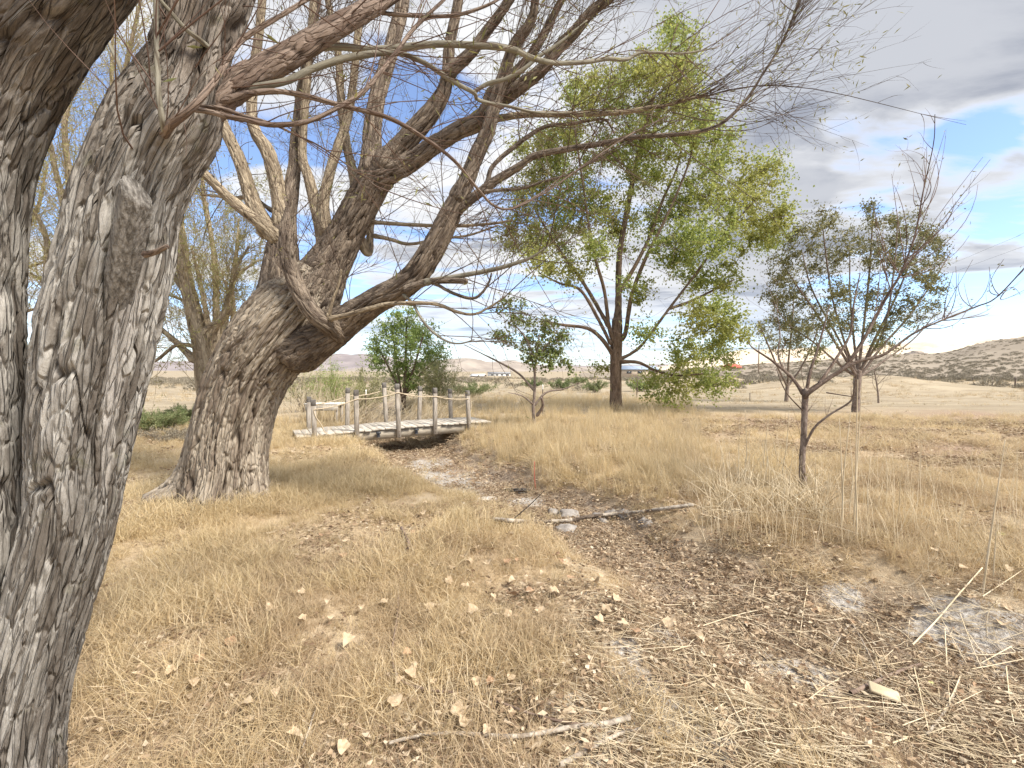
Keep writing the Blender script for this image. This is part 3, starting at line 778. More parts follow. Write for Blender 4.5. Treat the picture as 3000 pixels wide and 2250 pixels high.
def blob_points(blobs, d, rg, dens, dz=1.0):
    out = []
    for (u, v, ru, rv) in blobs:
        n = max(3, int(dens * ru * rv / 1000))
        dd = d + (rg.random() - 0.5) * dz
        for _ in range(n):
            x = unit(rg.normal(size=3)) * rg.random() ** 0.4
            out.append(P(u + x[0] * ru, v + x[1] * rv, dd + x[2] * ru * d / F * 1.2))
    return np.array(out)

# ------------------------------------------------------------------ the near willow at the left edge
rg = np.random.default_rng(11)
D0 = 1.5
base = np.array((-2.1, 1.5, hz(-2.1, 1.5)))
base = np.array((P(40, 2250, D0)[0], D0, hz(P(40, 2250, D0)[0], D0)))
near = empty('willow_tree', base, 'huge rough grey forked willow trunk at the left edge', 'tree')
def knot(u, v, d, rad, amt):
    c0 = P(u, v, d)
    def f(c, dirs, Rg):
        Vx = c[:, None] + dirs * Rg[..., None]
        q = np.linalg.norm((Vx - c0) * np.array((1, 1, 0.6)), axis=2) / rad
        return -amt * np.exp(-q ** 2 * 2.2) + amt * 0.7 * np.exp(-((q - 1.25) / 0.35) ** 2)
    return f
def stripped(V):
    u, v = proj(V)
    uc = np.interp(v, [740, 860, 960, 1080, 1200, 1330, 1460], [395, 386, 362, 340, 326, 314, 300])
    w = np.interp(v, [700, 760, 860, 1080, 1330, 1470], [5, 34, 40, 30, 20, 4])
    return (1 - sstep(np.abs(u - uc) / w, 0.6, 1.1)) * sstep(v, 720, 760) * (1 - sstep(v, 1400, 1470)) * (V[..., 1] < 1.55)
# right-hand stem, leaning to the right
px = [(20, 2480), (30, 2330), (48, 2200), (82, 2000), (150, 1750), (216, 1500), (247, 1250), (289, 1000), (346, 750), (375, 600), (436, 450), (492, 350), (534, 250), (572, 120), (610, 0), (672, -170), (740, -380)]
rp = [215, 180, 150, 142, 142, 142, 160, 174, 164, 152, 150, 148, 122, 102, 108, 100, 90]
pts, rad = trace(px, [1.5, 1.5, 1.5, 1.5, 1.55, 1.62], rp)
kn = knot(165, 1850, 1.34, 0.05, 0.035)
k2 = knot(480, 400, 1.36, 0.05, 0.03)
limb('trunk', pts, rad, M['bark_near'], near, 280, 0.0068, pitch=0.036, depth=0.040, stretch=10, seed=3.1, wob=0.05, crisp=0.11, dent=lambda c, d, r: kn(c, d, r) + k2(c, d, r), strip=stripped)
# left-hand stem, half out of frame
px = [(-60, 2480), (-65, 2250), (-68, 2000), (-70, 1700), (-66, 1400), (-66, 1100), (-66, 800), (-50, 560), (-10, 380), (60, 220), (150, 80), (260, -60), (390, -220)]
rp = [200, 175, 160, 155, 150, 152, 152, 156, 160, 160, 150, 135, 120]
pts2, rad2 = trace(px, [1.45, 1.45, 1.42, 1.38, 1.3], rp)
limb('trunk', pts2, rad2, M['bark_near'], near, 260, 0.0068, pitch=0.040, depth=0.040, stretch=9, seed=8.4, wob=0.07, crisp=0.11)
# sawn-off grey stub and stripped wood below it
def stub():
    a, b = P(338, 900, 1.43), P(398, 560, 1.325)
    ax = unit(b - a); n = 40; sides = 60
    s_ = np.linspace(0, 1, n); th = np.linspace(0, 2 * np.pi, sides, endpoint=False)
    e1 = unit(np.cross(ax, (0, 1, 0))); e2 = np.cross(ax, e1)
    rr_ = np.interp(s_, [0, 0.3, 0.7, 1], [0.030, 0.040, 0.042, 0.040])
    V = []
    for i in range(n):
        c = a + (b - a) * s_[i]
        for t in th:
            r_ = rr_[i] * (1 + 0.08 * math.cos(3 * t + 1) + 0.04 * math.sin(7 * t + 2 * s_[i]) - 0.10 * max(0.0, math.sin(11 * t + 1.5 * s_[i])) ** 6 + 0.03 * rg.normal())
            off = e1 * math.cos(t) * r_ + e2 * math.sin(t) * r_
            V.append(c + off + ax * (0.75 * (off @ e1)) * (s_[i] ** 3))
    V.append(b + ax * 0.0)
    k = (n - 1) * sides; j = np.arange(sides)
    T = np.stack([k + j, k + (j + 1) % sides, np.full(sides, n * sides)], -1)
    o = build('sawn_stub', np.array(V), grid_quads(n, sides), T, M['deadwood'])
    o['label'] = 'pale grey sawn-off branch stub'
    adopt(o, near)
stub()
p_, r_ = trace([(425, 745), (455, 738), (490, 722)], [1.36, 1.33, 1.30], [13, 10, 8])
limb('broken_twig', p_, r_, M['bark_red'], near, 10, 0.01, depth=0.002, pitch=0.02)
NL = []
def nlimb(px, d, rp, mat, name='branch', sides=14, step=0.02, **k):
    p_, r_ = trace(px, d, rp); r_ = r_ * (0.78 if name == 'branch' else 0.95)
    limb(name, p_, r_, M[mat], near, sides, step, **{**dict(depth=0.004, pitch=0.03, stretch=5, seed=len(NL) * 1.3), **k})
    NL.append(catmull(p_, r_, 0.05)[0])
nlimb([(500, 400), (560, 345), (630, 300), (720, 232), (850, 160), (985, 78), (1100, 12), (1230, -70), (1420, -190)], [1.5, 1.6, 1.8, 2.1], [50, 52, 50, 44, 38, 31, 26, 22, 16], 'bark_red', 'limb', 40, 0.012, depth=0.008, pitch=0.03)
nlimb([(440, 440), (480, 395), (500, 365), (560, 318), (620, 248), (668, 172), (715, 112), (812, 52), (905, -5), (1000, -70)], [1.52, 1.40, 1.36, 1.35, 1.38, 1.42, 1.46, 1.5, 1.55, 1.6], [20, 20, 20, 16, 13, 11, 10, 8, 7, 5], 'bark_red', 'branch', 18, 0.015)
nlimb([(560, 318), (600, 325), (645, 336), (720, 352), (800, 366), (900, 356), (985, 318), (1060, 272), (1112, 214), (1168, 144), (1212, 84), (1300, 0), (1380, -80)], [1.4, 1.4, 1.5, 1.7, 1.9], [11, 11, 11, 10, 10, 9, 9, 9, 8, 7, 7, 5, 4], 'bark_red', 'branch', 14, 0.02)
nlimb([(585, 310), (650, 318), (715, 340), (790, 360), (860, 392), (940, 430), (1040, 500), (1120, 560)], [1.42, 1.4, 1.6, 1.7], [9, 9, 8, 6, 4, 3, 2.5, 2], 'bark_red', 'branch', 10, 0.03)
nlimb([(488, 430), (480, 380), (470, 320), (464, 260), (459, 150), (457, 60), (456, -60)], [1.5, 1.37, 1.34, 1.34, 1.35, 1.35, 1.36], [12, 13, 12, 11, 10, 9, 9], 'bark_green', 'branch', 16, 0.015, depth=0.001)
nlimb([(640, 300), (740, 272), (850, 272), (1010, 312), (1130, 342), (1230, 396), (1330, 470), (1405, 560), (1450, 604), (1505, 610), (1600, 562), (1700, 492), (1850, 392), (1960, 340)], [1.55, 1.7, 1.9, 2.2, 2.6], [14, 12, 10, 9, 8, 7, 6, 5, 4.5, 4, 3.5, 3, 2.5, 2], 'bark_red', 'branch', 12, 0.03)
nlimb([(680, 265), (830, 240), (905, 206), (1000, 174), (1090, 158), (1170, 156), (1250, 188), (1322, 236), (1388, 272), (1404, 294), (1490, 312), (1580, 330), (1700, 330)], [1.6, 1.8, 2.0, 2.3], [14, 13, 12, 12, 11, 9, 8, 8, 7, 6, 5, 4, 2], 'bark_green', 'branch', 14, 0.025, depth=0.001)
nlimb([(850, 165), (930, 140), (1000, 137), (1090, 145), (1203, 136), (1294, 129), (1443, 136), (1506, 146), (1565, 172), (1633, 185), (1723, 181), (1778, 172), (1836, 174), (1882, 154), (2000, 156), (2100, 140)], [1.8, 2.0, 2.3, 2.6], [15, 14, 13, 12, 12, 11, 11, 10, 9, 8, 7, 7, 6, 5, 4, 2], 'bark_green', 'branch', 16, 0.025, depth=0.001)
nlimb([(1040, 42), (1090, 36), (1180, 44), (1260, 48), (1350, 42), (1440, 10), (1500, -30)], [1.9, 2.1], [9, 8, 7, 6, 6, 5, 4], 'bark_red', 'branch', 10, 0.03)
nlimb([(1385, 272), (1430, 245), (1480, 232), (1530, 205), (1580, 165), (1640, 125), (1720, 60)], [2.2, 2.3], [6, 7, 7, 7, 6, 5, 3], 'bark_green', 'branch', 12, 0.03, depth=0.001)
nlimb([(380, 275), (350, 190), (315, 120), (290, 60)], [1.7, 1.75], [14, 10, 8, 6], 'bark_green', 'branch', 12, 0.02)
nlimb([(378, 280), (340, 308), (285, 346)], [1.66, 1.7], [6, 6, 4], 'bark_red', 'branch', 10, 0.02)
nlimb([(620, 150), (590, 120), (545, 85), (500, 35), (470, 0), (440, -60)], [1.55, 1.45, 1.41, 1.4, 1.4, 1.4], [12, 12, 10, 9, 8, 7], 'bark_green', 'branch', 12, 0.02)
w1 = whips(NL[0:5] + NL[5:10], 150, rg, 0.25, 1.1, 0.0032, 0.7, 0.8, (0.25, 0.05, 0.0), 0.3, 0.12, 9)
w2 = whips(list(w1[0]), 220, rg, 0.12, 0.5, 0.0016, 0.7, 0.8, (0.1, 0, 0.05), 0.3, 0.25, 6)
w3 = whips([catmull(pts[9:], rad[9:], 0.05)[0]], 26, rg, 0.3, 0.9, 0.004, 0.9, 0.5, (0.2, -0.1, 0.2), 0.3, 0.0, 8)
twig_part('twigs', [w1, w2, w3], M['twig_red'], near)
leaf_part('leaves', np.concatenate([w2[0]]), rg, 1.2, 0.05, 0.009, M['leaf_willow'], near)

# ------------------------------------------------------------------ the leaning willow
rg = np.random.default_rng(12)
D1 = 4.75
base = G(660, 1478)
will = empty('willow_tree', (WB[0], WB[1], hz(WB[0], WB[1])), 'broad leaning willow with deeply furrowed bark and bare spreading limbs', 'tree')
px = [(655, 1580), (656, 1500), (660, 1440), (668, 1370), (676, 1300), (698, 1200), (734, 1100), (790, 1010), (850, 930), (900, 870), (935, 800)]
rp = [172, 148, 128, 120, 115, 113, 116, 122, 118, 98, 70]
pts, rad = trace(px, [4.75, 4.75, 4.75, 4.75, 4.8], rp)
def roots(c, dirs, Rg):
    zz = c[:, None, 2] - hz(WB[0], WB[1])
    ang = np.arctan2(dirs[..., 1], dirs[..., 0])
    return np.exp(-np.clip(zz, 0, 9) / 0.16) * (0.06 + 0.07 * np.cos(ang * 5 + 0.8) + 0.16 * np.exp(-((ang + 2.75) / 0.35) ** 2))
limb('trunk', pts, rad, M['bark_willow'], will, 330, 0.0105, pitch=0.046, depth=0.055, stretch=9.0, seed=5.2, wob=0.05, dent=roots, crisp=0.15)
WL = []; WT = []
def wlimb(px, d, rp, mat='bark_limb', name='limb', sides=None, step=None, keep=True):
    p_, r_ = trace(px, d, rp); r_ = r_ * (0.76 if name == 'branch' else 0.88)
    big = max(r_)
    limb(name, p_, r_, M[mat], will, sides or int(np.clip(big * 650, 8, 130)), step or float(np.clip(big * 0.13, 0.014, 0.05)),
         depth=min(0.030, big * 0.22), pitch=float(np.clip(big * 0.34, 0.018, 0.042)), stretch=5.5, seed=3 + len(WL) * 1.9)
    q = catmull(p_, r_, 0.08)[0]
    WL.append(q)
    if keep: WT.append(q)
# low limb sweeping right
wlimb([(800, 1060), (880, 1012), (965, 970), (1045, 918), (1105, 878), (1170, 845), (1222, 800), (1262, 740), (1305, 660), (1345, 580)], [4.75, 4.6, 4.4, 4.3], [80, 80, 62, 48, 43, 42, 41, 39, 36, 30])
wlimb([(1330, 610), (1362, 542), (1398, 452), (1429, 384), (1457, 280), (1488, 181), (1511, 127), (1556, 59), (1570, -10), (1590, -120)], [4.3, 4.2, 4.0], [28, 25, 23, 21, 19, 17, 17, 14, 12, 10])
wlimb([(1330, 620), (1393, 574), (1452, 529), (1520, 488), (1565, 457), (1655, 438), (1768, 420), (1859, 402), (2000, 392), (2104, 367), (2181, 298), (2235, 217), (2280, 145), (2316, 68), (2345, -20)], [4.3, 4.1, 3.9, 3.9], [18, 17, 15, 13, 12, 11, 10, 9, 8, 7, 6, 5, 4.5, 4, 3], 'bark_limb', 'branch')
wlimb([(1418, 562), (1470, 556), (1529, 551), (1588, 533), (1678, 506), (1768, 452), (1850, 410)], [4.2, 4.0], [7, 6, 6, 5, 4, 4, 3], 'bark_limb', 'branch')
wlimb([(1425, 548), (1430, 529), (1443, 488), (1497, 438), (1588, 375), (1678, 362), (1768, 350), (1800, 390)], [4.25, 4.4], [9, 9, 8, 8, 7, 6, 5, 3], 'bark_limb', 'branch')
wlimb([(1190, 850), (1250, 826), (1310, 822), (1368, 824)], [4.3, 4.1], [16, 12, 10, 9], 'bark_limb', 'dead_stub')
wlimb([(1240, 830), (1271, 822), (1362, 806), (1452, 788), (1520, 768), (1560, 752), (1600, 725)], [4.25, 4.0], [12, 11, 9, 8, 7, 5, 3], 'bark_green', 'branch')
wlimb([(1270, 825), (1300, 845), (1335, 862), (1382, 874), (1410, 860), (1432, 828), (1440, 800)], [4.2, 4.1], [6, 6, 6, 6, 5, 4, 3], 'bark_limb', 'branch')
wlimb([(1180, 862), (1210, 890), (1232, 930), (1265, 970), (1310, 1000), (1350, 1006), (1390, 995)], [4.3, 4.1], [6, 6, 5, 5, 4, 3, 2], 'bark_green', 'branch')
wlimb([(960, 935), (1020, 922), (1090, 902), (1150, 890), (1270, 890), (1340, 914), (1390, 920), (1440, 896), (1482, 868)], [4.35, 4.1], [10, 9, 9, 8, 7, 6, 5, 4, 3], 'bark_pale', 'branch')
# main middle limb and its forks
wlimb([(850, 930), (915, 860), (968, 770), (1012, 690), (1055, 610), (1090, 545), (1120, 500)], [4.8, 4.8, 4.7], [95, 82, 64, 56, 54, 52, 42])
wlimb([(1085, 560), (1090, 490), (1090, 440), (1094, 362), (1109, 271), (1136, 181), (1154, 113), (1172, 45), (1185, -30), (1200, -150)], [4.7, 4.8, 5.0], [38, 34, 31, 28, 25, 23, 22, 21, 19, 16])
wlimb([(1100, 530), (1158, 455), (1203, 398), (1262, 330), (1298, 271), (1312, 203), (1317, 136), (1335, 45), (1346, -20), (1360, -150)], [4.7, 4.6, 4.5], [42, 34, 32, 28, 23, 19, 17, 15, 14, 11])
wlimb([(1300, 235), (1330, 200), (1384, 149), (1420, 99), (1461, 45), (1500, -10), (1560, -90)], [4.55, 4.4], [16, 18, 17, 16, 15, 13, 10])
wlimb([(1080, 545), (1136, 511), (1203, 475), (1271, 425), (1339, 384), (1407, 353), (1434, 316), (1475, 289), (1520, 258), (1588, 203), (1633, 145), (1687, 90), (1732, 36), (1778, 0), (1850, -60)], [4.7, 4.5, 4.3, 4.2], [38, 31, 28, 26, 25, 26, 24, 21, 20, 19, 18, 18, 16, 14, 11])
wlimb([(1425, 352), (1452, 348), (1543, 335), (1678, 335), (1814, 330), (1904, 316), (1958, 307), (2010, 290), (2080, 280)], [4.4, 4.1], [13, 12, 11, 10, 9, 8, 6, 5, 3], 'bark_pale', 'branch')
wlimb([(1430, 320), (1443, 271), (1488, 235), (1534, 190), (1561, 154), (1601, 86), (1633, 23), (1655, -20), (1690, -120)], [4.4, 4.3], [18, 17, 16, 15, 14, 12, 11, 10, 8])
# cluster of upright limbs at the left
wlimb([(800, 960), (818, 860), (822, 770), (832, 655), (850, 565), (862, 497), (868, 407), (880, 300), (905, 150), (930, -20)], [4.75, 4.9, 5.1, 5.3], [70, 62, 55, 40, 28, 22, 20, 18, 16, 14])
wlimb([(832, 690), (815, 560), (787, 452), (750, 390), (737, 330), (745, 200), (760, 90), (770, -20)], [4.85, 5.0, 5.2], [28, 26, 24, 20, 17, 15, 14, 13], 'bark_pale')
wlimb([(830, 720), (791, 678), (723, 624), (655, 565), (601, 511), (560, 476)], [4.8, 4.5], [24, 22, 20, 18, 17, 15], 'bark_pale')
wlimb([(800, 700), (765, 640), (741, 588), (705, 475), (669, 398), (642, 340), (600, 240), (560, 100)], [4.8, 5.2], [30, 28, 26, 22, 20, 18, 15, 12], 'bark_pale')
wlimb([(960, 740), (927, 610), (904, 520), (886, 452), (893, 316), (905, 180), (915, 60), (920, -60)], [4.8, 5.0, 5.2], [24, 20, 17, 15, 14, 13, 12, 10], 'bark_pale')
wlimb([(960, 700), (948, 600), (963, 520), (990, 430), (1012, 370), (1030, 280), (1045, 140), (1060, -20)], [4.75, 5.0, 5.2], [22, 18, 16, 15, 14, 13, 12, 10], 'bark_pale')
wlimb([(1050, 690), (1080, 740), (1090, 640), (1130, 520), (1180, 400)], [4.9, 5.2], [18, 16, 12, 10, 8], 'bark_pale', 'branch')
wlimb([(1000, 720), (1040, 560), (1015, 420), (1000, 300), (990, 150), (960, 0)], [4.9, 5.3], [16, 16, 14, 13, 12, 10], 'bark_pale')
wlimb([(1010, 985), (965, 952), (925, 925), (893, 884), (862, 818), (842, 750), (836, 680), (846, 610)], [4.75, 4.45, 4.36, 4.33, 4.32, 4.34, 4.38, 4.42], [34, 31, 29, 28, 27, 24, 20, 12])
wlimb([(960, 930), (975, 880), (992, 830), (1000, 790)], [4.35, 4.3], [8, 7, 6, 5], 'bark_pale', 'branch')
# horizontal side branches behind
wlimb([(1080, 650), (1150, 655), (1240, 660), (1340, 662), (1440, 655), (1500, 645)], [4.8, 4.9], [8, 7, 7, 6, 5, 4], 'bark_pale', 'branch')
wlimb([(1090, 690), (1140, 700), (1200, 715), (1280, 700), (1370, 690), (1460, 660)], [4.9, 5.0], [8, 7, 6, 5, 4, 3], 'bark_pale', 'branch')
wlimb([(800, 620), (740, 580), (690, 580), (640, 575), (590, 570)], [5.0, 5.2], [9, 8, 8, 6, 5], 'bark_pale', 'branch')
a1 = whips(WT, 420, rg, 0.4, 1.7, 0.0065, 0.75, 0.75, (0.05, -0.05, 0.15), 0.35, 0.3, 9)
a2 = whips(list(a1[0]), 1900, rg, 0.2, 0.9, 0.0030, 0.65, 0.8, (0, 0, 0.05), 0.35, 0.2, 7)
a3 = whips(list(a2[0]), 4200, rg, 0.08, 0.4, 0.0016, 0.6, 0.9, (0, 0, 0.0), 0.3, 0.25, 5)
# fine spray of shoots out at the upper right
tips = [WT[2][int(len(WT[2]) * 0.6):], WT[1], WT[14], WT[15], WT[16]]
b1 = whips(tips, 240, rg, 0.5, 1.6, 0.0045, 0.5, 0.9, (0.25, 0, 0.25), 0.25, 0.2, 9)
b2 = whips(list(b1[0]), 900, rg, 0.2, 0.7, 0.0022, 0.45, 1.0, (0.05, 0, 0.1), 0.25, 0.2, 6)
twig_part('twigs', [a1, a2, a3, b1, b2], M['twig'], will)
leaf_part('leaves', np.concatenate([a3[0]]), rg, 0.8, 0.055, 0.010, M['leaf_willow'], will)
leaf_part('leaves', b2[0], rg, 2.2, 0.055, 0.010, M['leaf_willow'], will)
# ------------------------------------------------------------------ slim yellow willow right behind
rg = np.random.default_rng(13)
b = np.array((*P(600, 1250, 5.9)[:2], 0.0)); b[2] = hz(b[0], b[1])
slim = empty('willow_tree', b, 'slim pale willow standing close behind the leaning trunk', 'tree')
SL = []
def slimb(px, d, rp, name='branch', mat='bark_pale', root=slim, store=SL):
    p_, r_ = trace(px, d, rp)
    limb(name, p_, r_, M[mat], root, int(np.clip(max(r_) * 300, 8, 30)), 0.04, depth=min(0.014, max(r_) * 0.15), pitch=0.04, seed=len(store) * 2.1 + 1)
    store.append(catmull(p_, r_, 0.1)[0])
slimb([(620, 1330), (606, 1200), (592, 1120), (583, 1020), (562, 930), (543, 840), (529, 760), (520, 640), (500, 500)], 5.9, [30, 24, 21, 20, 18, 15, 14, 11, 8], 'trunk')
slimb([(575, 1060), (545, 1030), (500, 988), (440, 940), (380, 900)], [5.9, 6.2], [14, 12, 10, 8, 6])
slimb([(584, 985), (600, 965), (646, 930), (669, 863), (690, 790), (730, 720)], [5.9, 6.3], [10, 9, 8, 6, 5, 3])
slimb([(585, 1020), (520, 1010), (450, 1060), (380, 1075)], [5.9, 6.0], [7, 6, 5, 3])
slimb([(550, 870), (505, 800), (470, 720), (430, 640)], [5.9, 6.1], [9, 8, 6, 4])
slimb([(592, 1060), (620, 1040), (680, 1010), (740, 930), (790, 880)], [6.0, 6.5], [6, 5, 4, 4, 3])
c1 = whips(SL, 200, rg, 0.5, 1.6, 0.006, 0.7, 0.7, (0, 0.1, 0.2), 0.4, 0.15, 8)
c2 = whips(list(c1[0]), 1100, rg, 0.2, 0.8, 0.003, 0.6, 0.8, (0, 0, 0), 0.35, 0.2, 6)
twig_part('twigs', [c1, c2], M['twig_yellow'], slim)
leaf_part('leaves', c2[0], rg, 7.0, 0.06, 0.012, M['leaf_yellow'], slim)

# ------------------------------------------------------------------ yellowing willows at the back left
for n_, (bu, bd, fan, lab, sd) in enumerate(((250, 9.0, [(60, 560), (130, 330), (230, 180), (330, 60), (420, -40), (520, 120), (180, 620), (90, 800), (330, 420)], 'yellowing feathery willow far behind the near forked trunk', 14),
                                             (-150, 10.5, [(-200, 300), (-60, 500), (60, 300), (140, 480), (150, 760), (120, 900), (40, 100)], 'pale willow at the back, seen in the gap by the left edge', 15),
                                             (620, 11.0, [(420, 640), (500, 420), (600, 300), (560, 720), (660, 820), (700, 640), (480, 860), (760, 760)], 'loose leafy willow behind, seen between the two big trunks', 16))):
    rg = np.random.default_rng(sd)
    x0 = (bu - 1500) / F * bd
    b = np.array((x0, bd, hz(x0, bd)))
    t = empty('willow_tree', b, lab, 'tree')
    st = []
    fork = b + np.array((0.1, 0, 1.5))
    limb('trunk', [b - (0, 0, 0.15), b + np.array((0.03, 0, 0.7)), fork], [0.24, 0.19, 0.17], M['bark_pale'], t, 26, 0.05, depth=0.02, pitch=0.06, seed=sd)
    for j, (u, v) in enumerate(fan):
        e = P(u, v, bd + (rg.random() - 0.5) * 2)
        m1 = fork + (e - fork) * 0.35 + np.array((0, 0, 0.25)) + rg.normal(size=3) * 0.12
        m2 = fork + (e - fork) * 0.7 + np.array((0, 0, 0.2)) + rg.normal(size=3) * 0.12
        limb('limb', [fork - (0, 0, 0.12), m1, m2, e], [0.10, 0.065, 0.045, 0.02], M['bark_pale'], t, 12, 0.08, depth=0.008, pitch=0.04, seed=j * 3.0)
        st.append(catmull([fork, m1, m2, e], [1] * 4, 0.15)[0])
    c1 = whips(st, 300, rg, 0.6, 2.2, 0.010, 0.6, 0.8, (0, 0, 0.3), 0.35, 0.15, 8)
    c2 = whips(list(c1[0]), 1700, rg, 0.3, 1.1, 0.0045, 0.5, 0.8, (0, 0, 0.1), 0.35, 0.2, 6)
    twig_part('twigs', [c1, c2], M['twig_yellow'], t)
    leaf_part('leaves', c2[0], rg, 9.0, 0.08, 0.016, M['leaf_yellow'], t)

# ------------------------------------------------------------------ cottonwood
rg = np.random.default_rng(21)
D2 = 14.5
b = P(1805, 1212, D2); b[2] = hz(b[0], b[1])
cot = empty('cottonwood_tree', b, 'tall green cottonwood with brown forked trunk in the tall grass', 'tree')
CK = []
def climb(px, d, rp, name='limb', sides=None):
    p_, r_ = trace(px, d, rp)
    limb(name, p_, r_, M['bark_cotton'], cot, sides or int(np.clip(max(r_) * 160, 8, 44)), 0.06, depth=min(0.03, max(r_) * 0.16), pitch=0.06, seed=len(CK) * 2.7)
    CK.append(catmull(p_, r_, 0.25)[0])
climb([(1806, 1232), (1805, 1200), (1804, 1130), (1804, 1060), (1806, 1000), (1808, 940)], D2, [26, 19, 16.5, 16, 16, 14], 'trunk', 44)
climb([(1803, 1010), (1785, 960), (1770, 850), (1742, 750), (1722, 640), (1705, 520), (1690, 420), (1680, 330)], [14.5, 14.0, 13.5], [7.5, 6, 5, 4.2, 3.8, 3.2, 2.6, 1.8])
climb([(1806, 960), (1811, 900), (1815, 750), (1840, 600), (1870, 450), (1910, 300), (1950, 180), (1985, 70)], [14.5, 14.8, 15.0], [13, 10, 8, 7, 6, 5, 3.5, 2])
climb([(1808, 1000), (1832, 975), (1850, 870), (1890, 760), (1950, 640), (2010, 500), (2040, 390)], [14.5, 14.0, 13.8], [8, 7, 6, 5, 4, 3, 2])
climb([(1810, 1055), (1850, 1035), (1885, 1005), (1960, 905), (2040, 800), (2120, 690), (2200, 600), (2260, 530)], [14.5, 14.2, 14.0], [5.5, 5, 4.6, 4, 3.6, 3.2, 2.6, 1.8])
climb([(1800, 1045), (1762, 992), (1720, 962), (1650, 952), (1590, 940)], [14.5, 13.8], [7, 6, 5, 4, 2])
climb([(1815, 1060), (1870, 1062), (1920, 1085), (1980, 1100), (2060, 1095)], [14.4, 13.4], [6, 5, 4, 3, 2])
climb([(1785, 960), (1740, 880), (1690, 800), (1630, 720), (1570, 620)], [14.3, 15.0], [6, 5.5, 5, 4, 2.5])
climb([(1812, 860), (1860, 780), (1905, 690), (1940, 590), (1990, 470), (2000, 330)], [14.8, 15.6], [6, 6, 5, 4, 3, 2])
climb([(1790, 1010), (1750, 930), (1700, 850), (1640, 830), (1580, 800)], [14.4, 14.0], [5, 5, 4, 3, 2])
climb([(1960, 905), (2030, 880), (2090, 850), (2150, 820)], [14.3, 14.8], [4, 4, 3, 2])
blobs = [(1975, 105, 75, 60), (1925, 205, 110, 75), (2000, 260, 80, 80), (2040, 370, 70, 80), (1700, 285, 80, 70), (1790, 245, 70, 50), (1840, 330, 100, 60), (1570, 420, 80, 65), (1660, 400, 90, 60), (1640, 520, 100, 60), (1530, 640, 60, 60), (1620, 700, 110, 60), (1550, 560, 60, 50),
         (1760, 600, 90, 60), (1760, 450, 80, 60), (1900, 520, 90, 60), (2110, 470, 80, 60), (2220, 500, 90, 65), (2290, 620, 55, 55), (2180, 600, 90, 65), (2080, 560, 80, 60), (2060, 690, 95, 65), (1960, 740, 70, 50), (2200, 700, 90, 60), (2270, 690, 50, 40), (2120, 810, 80, 50), (1700, 800, 70, 40), (1570, 760, 70, 45),
         (1860, 850, 50, 40), (2080, 920, 90, 55), (2150, 960, 50, 50), (2000, 1030, 70, 40), (2120, 1030, 60, 40), (1970, 1120, 85, 40), (2070, 1110, 85, 50), (1930, 1160, 40, 25), (1770, 1080, 35, 25), (1890, 960, 40, 35), (2010, 180, 60, 60), (1880, 400, 60, 50), (1630, 600, 60, 50), (2150, 380, 30, 25), (2000, 1165, 60, 20)]
blobs += [(1830, 690, 60, 50), (1760, 720, 60, 40), (1900, 640, 70, 50), (2000, 600, 70, 60), (1690, 620, 60, 50), (1850, 460, 70, 60), (1960, 430, 70, 60), (1940, 330, 60, 60), (1600, 480, 60, 50), (1500, 700, 40, 40), (2040, 800, 60, 50)]
att = blob_points(blobs, D2, rg, 4.4, 3.4)
crown(cot, CK, att, rg, M['bark_cotton'], M['leaf_cotton'], (0.088, 0.072), 106, 0.22, 0.006, 0.4, 0.35, 0.018)

# round tree behind the bridge
def tree(name, label, u, v, d, limbs, blobs, dens, seed, mat_b, mat_l, leaf, per, sig, dz=1.0, store=None, group=None, trunk=None, thick=0.014, droop=0.3, flow=0.45, cat='tree', tw=0.006):
    rg = np.random.default_rng(seed)
    b = P(u, v, d); b[2] = hz(b[0], b[1])
    t = empty(name, b, label, cat, group)
    K = []
    for i, (px, rp) in enumerate(limbs):
        dd = d if i == 0 else [d, d + (rg.random() - 0.5) * dz * 1.2]
        p_, r_ = trace(px, dd, rp)
        limb('trunk' if i == 0 else 'limb', p_, r_, M[mat_b], t, int(np.clip(max(r_) * 220, 8, 30)), 0.05, depth=min(0.02, max(r_) * 0.15), pitch=0.045, seed=i * 2.3 + seed)
        K.append(catmull(p_, r_, 0.12)[0])
    att = blob_points(blobs, d, rg, dens, dz)
    crown(t, K, att, rg, M[mat_b], M[mat_l], leaf, per, sig, tw, flow, droop, thick)
    return t
tree('round_tree', 'small bushy bright green tree behind the wooden footbridge', 1190, 1190, 18,
     [([(1182, 1215), (1184, 1180), (1186, 1130), (1188, 1070), (1190, 990), (1192, 930)], [6, 5, 5, 4, 3, 2]), ([(1184, 1170), (1150, 1100), (1120, 1040)], [4, 3, 2]), ([(1186, 1160), (1230, 1100), (1270, 1060)], [4, 3, 2]), ([(1188, 1150), (1215, 1070), (1240, 980)], [4, 3, 2]), ([(1180, 1180), (1165, 1090), (1150, 970)], [4, 3, 2])],
     [(1190, 935, 50, 40), (1150, 965, 50, 45), (1230, 975, 50, 45), (1110, 1010, 35, 35), (1190, 1020, 60, 45), (1265, 1020, 40, 40), (1130, 1065, 45, 40), (1200, 1085, 60, 40), (1265, 1075, 40, 35), (1090, 1045, 22, 22), (1290, 1055, 18, 20), (1170, 1125, 40, 25), (1230, 1125, 40, 22)], 8.0, 22, 'bark_cotton', 'leaf_round', (0.12, 0.055), 80, 0.20, 1.5)
